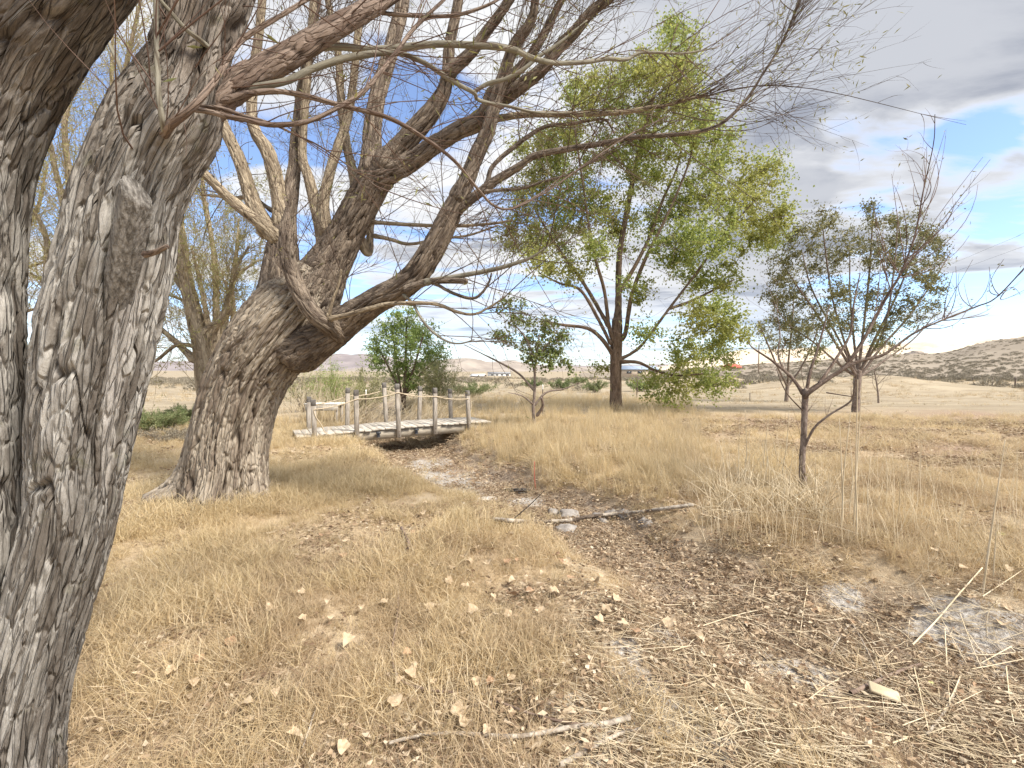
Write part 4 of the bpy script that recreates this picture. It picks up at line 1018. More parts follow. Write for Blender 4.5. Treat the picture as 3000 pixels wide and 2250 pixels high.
# sapling in the tall grass
tree('sapling', 'thin young tree with small green crown in the tall grass', 1565, 1250, 11.1,
     [([(1563, 1275), (1565, 1240), (1562, 1200), (1566, 1150), (1567, 1090), (1570, 1050), (1580, 980)], [6, 5, 4.5, 4, 3.5, 3, 2]), ([(1566, 1145), (1520, 1095), (1460, 1060), (1400, 1030), (1360, 1010)], [3.5, 3, 2.5, 1.5, 1]), ([(1564, 1190), (1600, 1150), (1650, 1140), (1700, 1120)], [3.5, 3, 2, 1]), ([(1562, 1185), (1530, 1160), (1490, 1150)], [2.5, 2, 1]), ([(1570, 1060), (1540, 990), (1500, 940), (1490, 890)], [2.5, 2, 1.5, 1]), ([(1572, 1050), (1610, 1000), (1640, 960)], [2.5, 2, 1]), ([(1568, 1110), (1555, 1040), (1535, 985)], [2.5, 2, 1]), ([(1572, 1220), (1590, 1190), (1586, 1165)], [4, 4, 3])],
     [(1480, 985, 40, 22), (1510, 900, 32, 25), (1530, 945, 40, 30), (1575, 985, 50, 30), (1560, 1035, 50, 26), (1620, 1030, 40, 28), (1640, 985, 30, 28), (1590, 1060, 40, 18), (1650, 1065, 28, 20), (1600, 940, 30, 25), (1470, 900, 15, 15)], 9.0, 23, 'bark_fruit', 'leaf_sapling', (0.08, 0.06), 45, 0.10, 0.8, thick=0.008)
# leafy fruit trees further right
tree('fruit_tree', 'vase shaped fruit tree with olive leaves and stout trunk in the field', 2507, 1212, 14.5,
     [([(2506, 1230), (2506, 1205), (2509, 1160), (2512, 1110), (2514, 1085)], [18, 13, 11.5, 11.5, 10]), ([(2512, 1105), (2470, 1040), (2400, 930), (2330, 830), (2290, 770)], [5.5, 4.5, 3.5, 2.5, 1.5]), ([(2512, 1100), (2480, 1020), (2440, 880), (2420, 750), (2410, 660)], [5.5, 4, 3, 2.5, 1.5]), ([(2514, 1095), (2530, 960), (2545, 820), (2555, 680), (2560, 610)], [5.5, 4, 3.5, 2.5, 1.5]), ([(2516, 1100), (2560, 1000), (2620, 880), (2670, 760), (2700, 680)], [5.5, 4.5, 3.5, 2.5, 1.5]), ([(2518, 1105), (2580, 1020), (2660, 930), (2730, 830), (2785, 740)], [5, 4, 3.5, 2.5, 1.5]), ([(2510, 1108), (2450, 1060), (2380, 1000), (2310, 950), (2260, 880)], [4.5, 3.5, 3, 2, 1.5]), ([(2514, 1095), (2500, 980), (2490, 850), (2490, 720)], [4.5, 3.5, 2.5, 1.5]), ([(2516, 1095), (2590, 960), (2620, 780), (2630, 650)], [4.5, 3.5, 2.5, 1.5]), ([(2508, 1100), (2480, 1085), (2462, 1070), (2450, 1050)], [5, 5, 4, 2]), ([(2518, 1105), (2600, 1050), (2680, 990), (2740, 920)], [4, 3, 2.5, 1.5]), ([(2512, 1100), (2455, 990), (2380, 850), (2350, 740)], [4.5, 3.5, 2.5, 1.5])],
     [(2300, 790, 60, 60), (2270, 860, 45, 50), (2350, 720, 50, 60), (2420, 660, 45, 50), (2400, 770, 60, 60), (2480, 720, 50, 60), (2550, 640, 40, 50), (2560, 740, 60, 70), (2640, 670, 45, 50), (2640, 770, 60, 70), (2710, 720, 50, 60), (2770, 740, 35, 45), (2730, 830, 45, 50), (2660, 880, 50, 50), (2340, 870, 60, 50), (2450, 860, 60, 50), (2560, 860, 60, 50), (2370, 960, 60, 30), (2680, 620, 25, 30), (2710, 660, 30, 30),
      (2300, 930, 50, 40), (2420, 940, 55, 40), (2500, 940, 45, 40), (2590, 950, 50, 40), (2660, 950, 45, 35), (2720, 900, 40, 35), (2410, 1010, 40, 25), (2600, 1010, 40, 25), (2330, 1010, 40, 25)], 5.0, 24, 'bark_fruit', 'leaf_fruit', (0.10, 0.042), 78, 0.15, 2.2, thick=0.010, droop=-0.25, flow=0.6, tw=0.005)
tree('fruit_tree', 'smaller dark fruit tree standing farther back to the left', 2305, 1180, 19.9,
     [([(2304, 1190), (2304, 1170), (2306, 1140), (2308, 1125)], [8, 6, 5.5, 5.5]), ([(2307, 1132), (2280, 1080), (2250, 1010), (2220, 940)], [4, 3, 2.5, 1.5]), ([(2308, 1130), (2310, 1060), (2320, 960), (2325, 880)], [4, 3, 2.5, 1.5]), ([(2309, 1130), (2345, 1080), (2380, 1010), (2400, 950)], [4, 3, 2.5, 1.5])],
     [(2225, 950, 35, 40), (2250, 1010, 40, 40), (2290, 940, 40, 40), (2300, 1020, 40, 40), (2340, 960, 40, 45), (2370, 1030, 40, 40), (2390, 970, 30, 35), (2280, 880, 30, 30), (2340, 890, 30, 30)], 6.0, 25, 'bark_fruit', 'leaf_fruit', (0.12, 0.055), 45, 0.16, 1.5, droop=-0.2, flow=0.6)
# tiny green sapling beyond the cottonwood
tree('sapling', 'tiny green sapling just right of the cottonwood trunk', 1866, 1164, 21,
     [([(1866, 1172), (1866, 1150), (1867, 1130), (1868, 1100)], [2.2, 1.8, 1.5, 1]), ([(1866, 1145), (1855, 1125), (1850, 1110)], [1.2, 1, 0.8])],
     [(1860, 1115, 12, 14), (1875, 1110, 12, 16), (1868, 1130, 16, 14)], 30, 26, 'bark_fruit', 'leaf_round', (0.09, 0.05), 14, 0.10, 0.3, thick=0.006)

# ------------------------------------------------------------------ nearly bare fruit tree in front at the right
rg = np.random.default_rng(31)
b = G(2355, 1445)
D3 = float(b[1])
bare = empty('fruit_tree', b, 'nearly bare young fruit tree with reddish limbs and long shoots', 'tree')
BK = []
def blimb(px, d, rp, mat='bark_red', name='limb'):
    p_, r_ = trace(px, d, rp)
    limb(name, p_, r_, M[mat], bare, int(np.clip(max(r_) * 500, 8, 26)), 0.02, depth=min(0.008, max(r_) * 0.14), pitch=0.02, stretch=3, seed=len(BK) * 1.7)
    BK.append(catmull(p_, r_, 0.06)[0])
blimb([(2356, 1490), (2355, 1442), (2350, 1360), (2355, 1270), (2357, 1202), (2360, 1140)], D3, [15, 12, 9.5, 9, 9, 10], 'bark_fruit', 'trunk')
blimb([(2359, 1160), (2364, 1148), (2429, 1107), (2475, 1075), (2520, 1012), (2565, 931), (2601, 863), (2637, 804), (2680, 690), (2705, 560), (2735, 420), (2739, 335)], [D3, D3 + 0.2, D3 - 0.3], [7, 7, 7, 6.5, 6, 5.5, 5, 4, 3, 2.2, 1.6, 1.2])
blimb([(2360, 1165), (2368, 1152), (2452, 1093), (2520, 1057), (2588, 1039), (2678, 976), (2768, 935), (2859, 899), (2918, 872), (3000, 786), (3080, 690)], [D3, D3 - 0.6], [7, 7, 6.5, 6, 5, 4, 3.5, 3, 2.5, 2, 1.4], 'bark_red')
blimb([(2359, 1160), (2316, 1103), (2262, 1057), (2208, 1021), (2190, 1000)], [D3, D3 + 0.5], [7, 5, 4, 2.5, 1.5])
blimb([(2361, 1155), (2375, 1084), (2393, 1030), (2411, 967), (2430, 890)], [D3, D3 + 0.3], [6, 5, 4, 3, 1.5])
blimb([(2352, 1320), (2384, 1256), (2429, 1216), (2488, 1179), (2502, 1148), (2508, 1110)], [D3, D3 - 0.4], [4.5, 4, 3.5, 3, 2.5, 1.5], 'bark_fruit')
blimb([(2354, 1205), (2312, 1161), (2289, 1121), (2275, 1080)], [D3, D3 - 0.3], [2.5, 2, 1.6, 1])
blimb([(2400, 1125), (2450, 1050), (2490, 980), (2500, 900), (2520, 800)], [D3, D3 + 0.5], [6, 5, 4, 3, 1.5])
blimb([(2300, 1090), (2280, 1040), (2285, 980), (2275, 900)], [D3 + 0.2, D3 + 0.6], [3, 2.5, 2, 1])
blimb([(2420, 1150), (2470, 1158), (2520, 1165)], [D3, D3 - 0.2], [2.5, 2, 1.5])
sh = []
for (a0, e0) in (((2650, 770), (2612, 510)), ((2637, 804), (2560, 610)), ((2670, 720), (2770, 380)), ((2690, 640), (2715, 430)), ((2655, 760), (2800, 590)), ((2640, 800), (2880, 460)), ((2645, 790), (2865, 540)), ((2630, 815), (2840, 690)), ((2700, 600), (2660, 500)), ((2768, 935), (2800, 780)), ((2760, 938), (2850, 760)), ((2850, 902), (2810, 800)), ((2930, 865), (2940, 760)), ((2940, 860), (3020, 840)), ((2610, 850), (2590, 650)), ((2560, 935), (2580, 700)), ((2700, 960), (2820, 900)), ((2750, 940), (2900, 905))):
    for q in range(2):
        jj = rg.normal(size=4) * (0 if q == 0 else 28)
        A = P(a0[0], a0[1], D3 - 0.15); E = P(e0[0] + jj[0], e0[1] + abs(jj[1]), D3 - 0.15 + jj[2] * 0.02)
        s = np.linspace(0, 1, 9)[:, None]
        C = A + (E - A) * 0.5 + rg.normal(size=3) * 0.12 + np.array(((0.12 if e0[0] > a0[0] else -0.08), 0, -0.05))
        sh.append((1 - s) ** 2 * A + 2 * s * (1 - s) * C + s ** 2 * E)
sh = np.array(sh)
shr = np.full(len(sh), 0.0058)[:, None] * (1 - 0.7 * np.linspace(0, 1, 9))[None]
w1 = whips(BK, 90, rg, 0.15, 0.7, 0.0040, 0.7, 0.7, (0, 0, 0.2), 0.3, 0.1, 7)
w2 = whips(list(sh) + list(w1[0]), 150, rg, 0.06, 0.3, 0.002, 0.7, 0.8, (0, 0, 0.1), 0.2, 0.2, 5)
twig_part('shoots', [(sh, shr), w1, w2], M['twig_red'], bare)
leaf_part('leaves', np.concatenate([w2[0]]), rg, 0.8, 0.045, 0.016, M['leaf_fruit'], bare)
# dead twiggy sapling in the field behind it
rg = np.random.default_rng(33)
b = P(2572, 1180, 19); b[2] = hz(b[0], b[1])
dead = empty('dead_sapling', b, 'small leafless grey sapling in the field right of the stout fruit tree', 'tree')
p_, r_ = trace([(2574, 1185), (2572, 1150), (2566, 1110), (2560, 1080)], 19, [3.5, 2.8, 2.2, 1.2])
limb('trunk', p_, r_, M['bark_fruit'], dead, 8, 0.08, depth=0.003, pitch=0.03)
w1 = whips([p_], 14, rg, 0.5, 1.3, 0.012, 0.8, 0.5, (0, 0, 0.4), 0.3, 0.3, 6)
w2 = whips(list(w1[0]), 40, rg, 0.2, 0.6, 0.006, 0.7, 0.6, (0, 0, 0.2), 0.3, 0.2, 5)
twig_part('twigs', [w1, w2], M['twig'], dead)

# ------------------------------------------------------------------ footbridge
BO = np.array((-2.67, 10.0, 0.0)); EX = np.array((0.866, 0.5, 0.0)); EY = np.array((-0.5, 0.866, 0.0)); EZ = np.array((0, 0, 1.0))
BW = 1.10
def deck_z(x): return 0.18 - 0.022 * (x / 1.8) ** 2 + 0.014 * x
def bp(x, y, z): return BO + EX * x + EY * y + EZ * z
rg = np.random.default_rng(41)
bridge = empty('footbridge', bp(0, BW / 2, -0.1), 'weathered wooden footbridge with rope handrails over the dry channel', 'bridge')
def bbox(name, c, sx, sy, sz, mat, rot=0.0, rz=0.0, bev=0.0, parent=None):
    ex = EX * math.cos(rot) + EZ * math.sin(rot); ez = -EX * math.sin(rot) + EZ * math.cos(rot)
    ex2 = ex * math.cos(rz) + EY * math.sin(rz); ey2 = -ex * math.sin(rz) + EY * math.cos(rz)
    V, Q = box_arrays(c, ex2, ey2, ez, sx, sy, sz, bev)
    o = build(name, V, Q, None, mat, smooth=False)
    return adopt(o, parent or bridge)
x = -2.12
while x < 2.35:
    w = 0.135 + 0.01 * rg.random()
    sl = math.atan(-0.09 * x / 1.8 ** 2 + 0.012)
    bbox('plank', bp(x + w / 2, BW / 2 + rg.normal() * 0.012, deck_z(x + w / 2) - 0.019 + rg.normal() * 0.004), w, BW + 0.10 + rg.normal() * 0.02, 0.038, M['grey_wood'], sl + rg.normal() * 0.012, rg.normal() * 0.008, 0.004)
    x += w + 0.011
for yy in (0.03, BW - 0.03):
    n = 30; xs = np.linspace(-2.1, 2.3, n)
    V = []
    for xx in xs:
        zt = deck_z(xx) - 0.042; zb = max(zt - 0.21, -0.03 - 0.05 * (xx / 1.8) ** 2 - 0.15) 
        for (dy, zz) in ((-0.03, zb), (0.03, zb), (0.03, zt), (-0.03, zt)):
            V.append(bp(xx, yy + dy, zz))
    Q = [tuple(q) for q in grid_quads(n, 4)] + [(3, 2, 1, 0), tuple(4 * (n - 1) + k for k in range(4))]
    adopt(build('beam', np.array(V), Q, None, M['beam_wood'], smooth=False), bridge)
for yy in (BW * 0.5,):
    bbox('joist', bp(0, yy, 0.0), 3.6, 0.08, 0.16, M['beam_wood'])
PX = (-1.78, -0.92, 0.0, 0.90, 1.78)
tops = [[], []]
for row, yy in enumerate((-0.045, BW + 0.045)):
    for i, xx in enumerate(PX):
        h = (0.74, 0.90, 1.00, 0.88, 0.80)[i]
        zt = deck_z(xx) + h; zb = deck_z(xx) - (0.24 if 0 < i < 4 else 0.20)
        lean = rg.normal() * 0.018; lx = rg.normal() * 0.02 + (-0.03 if i > 2 else 0.0)
        ez = unit(EZ + EX * lx + EY * lean)
        ex = unit(EX - ez * (EX @ ez)); ey = np.cross(ez, ex)
        m_ = bp(xx, yy, (zt + zb) / 2)
        V, Q = box_arrays(m_, ex, ey, ez, 0.092, 0.088, zt - zb, 0.008)
        po = adopt(build('post', V, Q, None, M['post_wood'], smooth=False), bridge)
        V, Q = box_arrays(m_ + ez * ((zt - zb) / 2 - 0.06), ex, ey, ez, 0.098, 0.094, 0.14, 0.010)
        tpo = build('post_top', V, Q, None, M['post_top'], smooth=False); tpo.parent = po
        tops[row].append(m_ + ez * ((zt - zb) / 2 - 0.20) + EY * (-0.05 if row == 0 else 0.05))
        for dz in (0.06, 0.15):
            if row == 0:
                bq = m_ - ez * ((zt - zb) / 2 - dz)
                limb('bolt', [bq - EY * 0.044, bq - EY * 0.058], [0.011, 0.009], M['metal_dark'], None, 8, 0.02, depth=0).parent = po
for row in (0, 1):
    pts_ = [tops[row][0]]
    for a_, b_ in zip(tops[row][:-1], tops[row][1:]):
        for t in (0.25, 0.5, 0.75, 1.0):
            pts_.append(a_ + (b_ - a_) * t - EZ * (0.14 * t * (1 - t)))
    if row == 0:   # the loose end hangs from the first post
        e0 = tops[0][0]
        pts_ = [e0 + EX * 0.36 - EZ * 0.58, e0 + EX * 0.22 - EZ * 0.50, e0 + EX * 0.14 - EZ * 0.33, e0 + EX * 0.04 - EZ * 0.16, e0 - EZ * 0.03] + pts_
    ro = limb('rope', pts_, [0.011] * len(pts_), M['rope'], bridge, 8, 0.03, depth=0)
e1 = tops[0][-1]
limb('rope', [e1 + EX * 0.05, e1 + EX * 0.07 - EZ * 0.12, e1 + EX * 0.06 - EZ * 0.25], [0.011, 0.012, 0.014], M['rope'], bridge, 8, 0.02, depth=0)
# solar lights on the beam
for xx, lab in ((-0.46, 'left small black solar light fixed to the bridge beam'), (0.42, 'right small black solar light fixed to the bridge beam')):
    c = bp(xx, -0.075, deck_z(xx) - 0.13)
    r_ = empty('solar_light', c, lab, 'light', 'solar lights on the bridge beam')
    for nm, off, sz, mt in (('bracket', (0, 0.03, 0.0), (0.05, 0.02, 0.12), 'black_plastic'), ('housing', (0, -0.02, 0.045), (0.095, 0.09, 0.035), 'black_plastic'), ('solar_panel', (0, -0.02, 0.066), (0.075, 0.07, 0.006), 'glass_dark'), ('lamp', (0, -0.015, -0.01), (0.06, 0.05, 0.06), 'glass_dark'), ('base', (0, -0.01, -0.05), (0.08, 0.06, 0.02), 'black_plastic')):
        V, Q = box_arrays(c + EX * off[0] + EY * off[1] + EZ * off[2], EX, EY, EZ, *sz, 0.002 if nm != 'solar_panel' else 0)
        adopt(build(nm, V, Q, None, M[mt], smooth=False), r_)
# weathered plank bench behind the left end
bc_ = P(952, 1205, 11.6); bc_[2] = hz(bc_[0], bc_[1])
bench = empty('plank_bench', bc_, 'weathered grey plank bench behind the left end of the footbridge', 'bench')
for k in range(3):
    V, Q = box_arrays(bc_ + np.array((0, 0.16 * k - 0.16, 0.60)), *np.eye(3), 0.92, 0.15, 0.035, 0.004); adopt(build('seat_plank', V, Q, None, M['white_board'], smooth=False), bench)
V, Q = box_arrays(bc_ + np.array((0, -0.22, 0.50)), *np.eye(3), 0.86, 0.03, 0.14, 0.004); adopt(build('apron', V, Q, None, M['grey_wood'], smooth=False), bench)
for sx in (-0.38, 0.38):
    for sy in (-0.17, 0.17):
        V, Q = box_arrays(bc_ + np.array((sx, sy, 0.25)), *np.eye(3), 0.07, 0.07, 0.66, 0.004); adopt(build('leg', V, Q, None, M['post_wood'], smooth=False), bench)
# steel T posts in the field
for (u, vb, vt, d, lab) in ((1072, 1222, 1143, 12.6, 'thin dark steel post with white tip behind the footbridge'), (1590, 1215, 1128, 13.2, 'thin steel post with white tip beside the grassland sapling'), (2197, 1176, 1152, 20.5, 'short thin stake standing alone in the field')):
    b = P(u, vb, d); tp = P(u, vt, d)
    r_ = empty('steel_post', b, lab, 'post')
    limb('shaft', [b - (0, 0, 0.2), (b + tp) / 2, tp], [0.016, 0.016, 0.016], M['metal_dark'], r_, 6, 0.2, depth=0)
    q = tp - np.array((0, 0, 0.13 if u != 2197 else 0.04))
    limb('tip', [q, tp + np.array((0, 0, 0.01))], [0.019, 0.019], M['white_paint'] if u != 2197 else M['metal_dark'], r_, 6, 0.1, depth=0)

# ------------------------------------------------------------------ shrubs
def shrub(label, u, v, d, w, h, seed, mat, n=36, leaf=(0.05, 0.012), per=26, twig='twig_yellow', name='shrub', spread=0.5, rad=0.007):
    rg = np.random.default_rng(seed)
    b = P(u, v, d); b[2] = hz(b[0], b[1])
    t = empty(name, b, label, 'shrub')
    a = rg.random(n) * 2 * np.pi; q = np.sqrt(rg.random(n))
    D = np.stack([np.cos(a) * q * w / 2, np.sin(a) * q * w / 2, h * (1 - 0.45 * q ** 2) * (0.65 + 0.4 * rg.random(n))], -1)
    s = np.linspace(0, 1, 7)[None, :, None]
    st = b + rg.normal(size=(n, 1, 3)) * np.array((0.12 * w, 0.12 * w, 0)) * 0.5 + D[:, None] * np.concatenate([s ** 1.3, s ** 1.3, s ** 0.9], -1)
    st = st + np.cumsum(rg.normal(size=st.shape) * 0.015 * h, axis=1)
    rd = rad * (1 - 0.75 * s[..., 0]) * np.ones((n, 1))
    w1 = whips(list(st), n * 7, rg, 0.12 * h, 0.42 * h, rad * 0.4, spread, 0.8, (0, 0, 0.25), 0.25, 0.25, 6)
    twig_part('stems', [(st, rd), w1], M[twig], t)
    leaf_part('foliage', w1[0], rg, per, leaf[0], leaf[1], M[mat], t, 0.0, 0.02 * h, 0.0)
    return t
shrub('pale green willow shrub left of the round tree behind the reeds', 1060, 1195, 16.5, 2.3, 1.75, 51, 'leaf_bush', 60, (0.09, 0.018), 24)
shrub('pale yellow green shrub right of the round tree behind the bridge', 1295, 1195, 17, 2.0, 1.8, 52, 'leaf_bush', 54, (0.09, 0.018), 22)
shrub('tall thin light green shrub just right of the leaning trunk', 965, 1195, 14.0, 1.1, 1.9, 53, 'leaf_round', 26, (0.08, 0.016), 16)
shrub('faded brown brushy shrub behind the leaning trunk', 890, 1200, 15.5, 2.4, 1.7, 54, 'leaf_bush', 46, (0.07, 0.014), 9, 'twig')
shrub('low grey green shrub right of the two bigger shrubs', 1385, 1180, 24, 2.6, 0.95, 55, 'leaf_weed', 50, (0.10, 0.02), 18)
shrub('round green weed clump between the two willow trunks', 470, 1228, 10.5, 1.5, 0.55, 56, 'leaf_weed', 90, (0.06, 0.012), 26, 'twig_yellow', 'weed_clump')
shrub('second green weed clump right behind the first, beside the leaning trunk', 545, 1215, 12.5, 1.3, 0.45, 57, 'leaf_weed', 70, (0.06, 0.012), 22, 'twig_yellow', 'weed_clump')
shrub('low brown brush row left of the leaning trunk', 500, 1250, 9.2, 1.7, 0.28, 58, 'sage', 70, (0.05, 0.01), 10, 'twig', 'brush')
for k, (u, v, d, lab) in enumerate(((1745, 1150, 30, 'grey green desert bush left of the cottonwood trunk'), (1690, 1120, 42, 'distant olive bush on the pale broken ground'), (1560, 1135, 38, 'distant green bush right behind the grassland sapling'), (1880, 1150, 31, 'small olive bush right of the cottonwood trunk'), (600, 1140, 55, 'dark green bush beside the far tan shed'), (1640, 1145, 34, 'low olive bush halfway between sapling and cottonwood'))):
    shrub(lab, u, v, d, 2.2, 0.8, 60 + k, 'leaf_weed', 30, (0.14, 0.03), 14, 'twig', 'desert_bush', rad=0.012)

# ------------------------------------------------------------------ grass and litter (scattered as one mass each)
protos = {}
def proto(name, V, Q, T, attrs, mat):
    o = build(name, V, Q, T, mat, attrs, smooth=False)
    col.objects.unlink(o)
    return o
def tuft(name, n, L0, L1, w, R0, lean, bend, mat, rg, K=4, flat=False):
    """n tapering blades growing from a small patch"""
    a = rg.random(n) * 2 * np.pi
    q = R0 * np.sqrt(rg.random(n))
    C = np.stack([np.cos(a) * q, np.sin(a) * q, np.zeros(n)], -1)
    L = L0 + (L1 - L0) * rg.random(n) ** 1.3
    az = rg.random(n) * 2 * np.pi
    H = np.stack([np.cos(az), np.sin(az), np.zeros(n)], -1)
    ln = lean * (0.3 + 0.9 * rg.random(n)); bd = bend * (0.2 + 1.0 * rg.random(n))
    s = np.linspace(0, 1, K)
    ang = ln[:, None] + bd[:, None] * s[None] ** 1.2
    ang = np.minimum(ang, 1.9)
    ds = (L / (K - 1))[:, None]
    hx = np.concatenate([np.zeros((n, 1)), np.cumsum(np.sin(ang[:, :-1]) * ds, 1)], 1)
    vz = np.concatenate([np.zeros((n, 1)), np.cumsum(np.cos(ang[:, :-1]) * ds, 1)], 1)
    if flat: vz = np.maximum(vz, 0) * 0.4 + 0.004
    PTS = C[:, None] + H[:, None] * hx[..., None] + np.array((0, 0, 1.0)) * vz[..., None]
    PTS[..., 2] = np.maximum(PTS[..., 2], 0.002 * (np.arange(n) % 5)[:, None])
    sd = np.stack([-np.sin(az), np.cos(az), np.zeros(n)], -1) + rg.normal(size=(n, 3)) * 0.4
    sd = unit(sd)
    W = w * (0.6 + 0.8 * rg.random(n))[:, None] * (1 - 0.85 * s ** 1.5)[None] / 2
    V = np.stack([PTS - sd[:, None] * W[..., None], PTS + sd[:, None] * W[..., None]], 2)   # n,K,2,3
    b = np.arange(n)[:, None, None] * (2 * K)
    k = np.arange(K - 1)[None, :, None] * 2
    Q = (b + k + np.array([0, 1, 3, 2])[None, None]).reshape(-1, 4)
    tint = np.repeat(rg.random(n), 2 * K)
    return proto(name, V.reshape(-1, 3), Q, None, {'tint': tint}, mat)
def litter_tuft(name, n, rg, mat, R0=0.11, small=False):
    """dead leaf flakes and short straws lying about"""
    a = rg.random(n) * 2 * np.pi; q = R0 * np.sqrt(rg.random(n))
    C = np.stack([np.cos(a) * q, np.sin(a) * q, 0.004 + 0.022 * rg.random(n)], -1)
    az = rg.random(n) * 2 * np.pi
    D = np.stack([np.cos(az), np.sin(az), rg.normal(size=n) * 0.22], -1)
    st = rg.random(n) < 0.6
    L = np.where(st, 0.03 + 0.07 * rg.random(n), 0.018 + 0.022 * rg.random(n))
    W = np.where(st, 0.0022 + 0.0015 * rg.random(n), 0.008 + 0.012 * rg.random(n))
    V, T, ti = leaves(C, D, L, W, rg, 0.2, 0.0)
    V[:, 2] = np.maximum(V[:, 2], 0.001)
    return proto(name, V, None, T, {'tint': ti}, mat)
def scatter(name, label, P_, rz, tilt, sc, idx, objs):
    c = bpy.data.collections.new(name + '_source')
    for i, o in enumerate(objs):
        o.name = '%s_source_%02d' % (name, i)
        c.objects.link(o)
    me = bpy.data.meshes.new(name)
    me.vertices.add(len(P_)); me.vertices.foreach_set('co', P_.astype(np.float32).ravel())
    rot = np.stack([tilt[:, 0], tilt[:, 1], rz], -1).astype(np.float32)
    at = me.attributes.new('rot', 'FLOAT_VECTOR', 'POINT'); at.data.foreach_set('vector', rot.ravel())
    at = me.attributes.new('scl', 'FLOAT', 'POINT'); at.data.foreach_set('value', sc.astype(np.float32))
    at = me.attributes.new('idx', 'INT', 'POINT'); at.data.foreach_set('value', idx.astype(np.int32))
    o = bpy.data.objects.new(name, me); col.objects.link(o)
    t = bpy.data.node_groups.new(name, 'GeometryNodeTree')
    t.interface.new_socket('Geometry', in_out='INPUT', socket_type='NodeSocketGeometry')
    t.interface.new_socket('Geometry', in_out='OUTPUT', socket_type='NodeSocketGeometry')
    gi = t.nodes.new('NodeGroupInput'); go = t.nodes.new('NodeGroupOutput')
    iop = t.nodes.new('GeometryNodeInstanceOnPoints'); ci = t.nodes.new('GeometryNodeCollectionInfo')
    ci.inputs['Collection'].default_value = c; ci.inputs['Separate Children'].default_value = True; ci.inputs['Reset Children'].default_value = True
    def na(n, ty):
        k = t.nodes.new('GeometryNodeInputNamedAttribute'); k.data_type = ty; k.inputs['Name'].default_value = n
        return k.outputs[0]
    t.links.new(gi.outputs[0], iop.inputs['Points']); t.links.new(ci.outputs[0], iop.inputs['Instance'])
    iop.inputs['Pick Instance'].default_value = True
    t.links.new(na('idx', 'INT'), iop.inputs['Instance Index'])
    t.links.new(na('rot', 'FLOAT_VECTOR'), iop.inputs['Rotation'])
    t.links.new(na('scl', 'FLOAT'), iop.inputs['Scale'])
    t.links.new(iop.outputs[0], go.inputs[0])
    md = o.modifiers.new('scatter', 'NODES'); md.node_group = t
    return tag(o, label, kind='stuff')
def in_poly(u, v, poly):
    r = np.zeros(np.shape(u), bool); n = len(poly)
    for i in range(n):
        x1, y1 = poly[i]; x2, y2 = poly[(i + 1) % n]
        c = ((y1 > v) != (y2 > v)) & (u < (x2 - x1) * (v - y1) / (y2 - y1 + 1e-9) + x1)
        r ^= c
    return r
def field(dens, y0, y1, rg, margin=1.35):
    """random ground points between two distances, inside the view and a margin around it"""
    area = margin * 1.19 * (y1 ** 2 - y0 ** 2) + 1.0 * (y1 - y0)
    n = int(dens * area)
    y = np.sqrt(y0 ** 2 + (y1 ** 2 - y0 ** 2) * rg.random(n))
    x = (rg.random(n) * 2 - 1) * (1.19 * margin * y + 0.5)
    z = height(x, y)
    rel, dep = ditch(x, y)
    bedm = (1 - sstep(rel + 0.25 * n2(x, y, 1.7, 5.0), 0.6, 1.2)) * np.clip(dep / 0.25, 0, 1)
    u, v = proj(np.stack([x, y, z], -1))
    return x, y, z, u, v, bedm
rg = np.random.default_rng(71)
mats = [tuft('t', 52, 0.05, 0.15, 0.0030, 0.085, 1.15, 1.1, M['straw'], rg) for _ in range(5)] + [tuft('t', 44, 0.06, 0.15, 0.0030, 0.07, 0.75, 1.3, M['straw_gold'], rg) for _ in range(4)]
talls = [tuft('t', 30, 0.16, 0.42, 0.0042, 0.06, 0.16, 0.75, M['straw_gold'], rg, 5) for _ in range(4)] + [tuft('t', 28, 0.12, 0.38, 0.0042, 0.08, 0.35, 0.9, M['straw_pale'], rg, 5) for _ in range(3)]
lits = [litter_tuft('t', 46, rg, M['litter']) for _ in range(6)]
fars = [tuft('t', 30, 0.08, 0.22, 0.012, 0.20, 0.5, 0.9, M['straw_pale'], rg, 3) for _ in range(3)] + [tuft('t', 30, 0.08, 0.22, 0.012, 0.20, 0.5, 0.9, M['straw'], rg, 3) for _ in range(2)]
TALLBAND = [(880, 1235), (1000, 1190), (1350, 1168), (1700, 1165), (2010, 1180), (2090, 1215), (2040, 1290), (2300, 1330), (2700, 1370), (3200, 1450), (3500, 1560), (3500, 1850), (2960, 1800), (2600, 1640), (2200, 1540), (2050, 1490), (1800, 1470), (1600, 1420), (1520, 1380), (1400, 1320), (1300, 1280), (1330, 1240), (1180, 1250), (900, 1290)]
LITTER_NEAR = [(1100, 2260), (1350, 1980), (1500, 1900), (1750, 1780), (1900, 1700), (2100, 1560), (2300, 1600), (3100, 1900), (3400, 2300), (1100, 2600)]
BROWN = [(1900, 1215), (2250, 1185), (3300, 1190), (3300, 1420), (2700, 1360), (2300, 1330), (2050, 1290)]
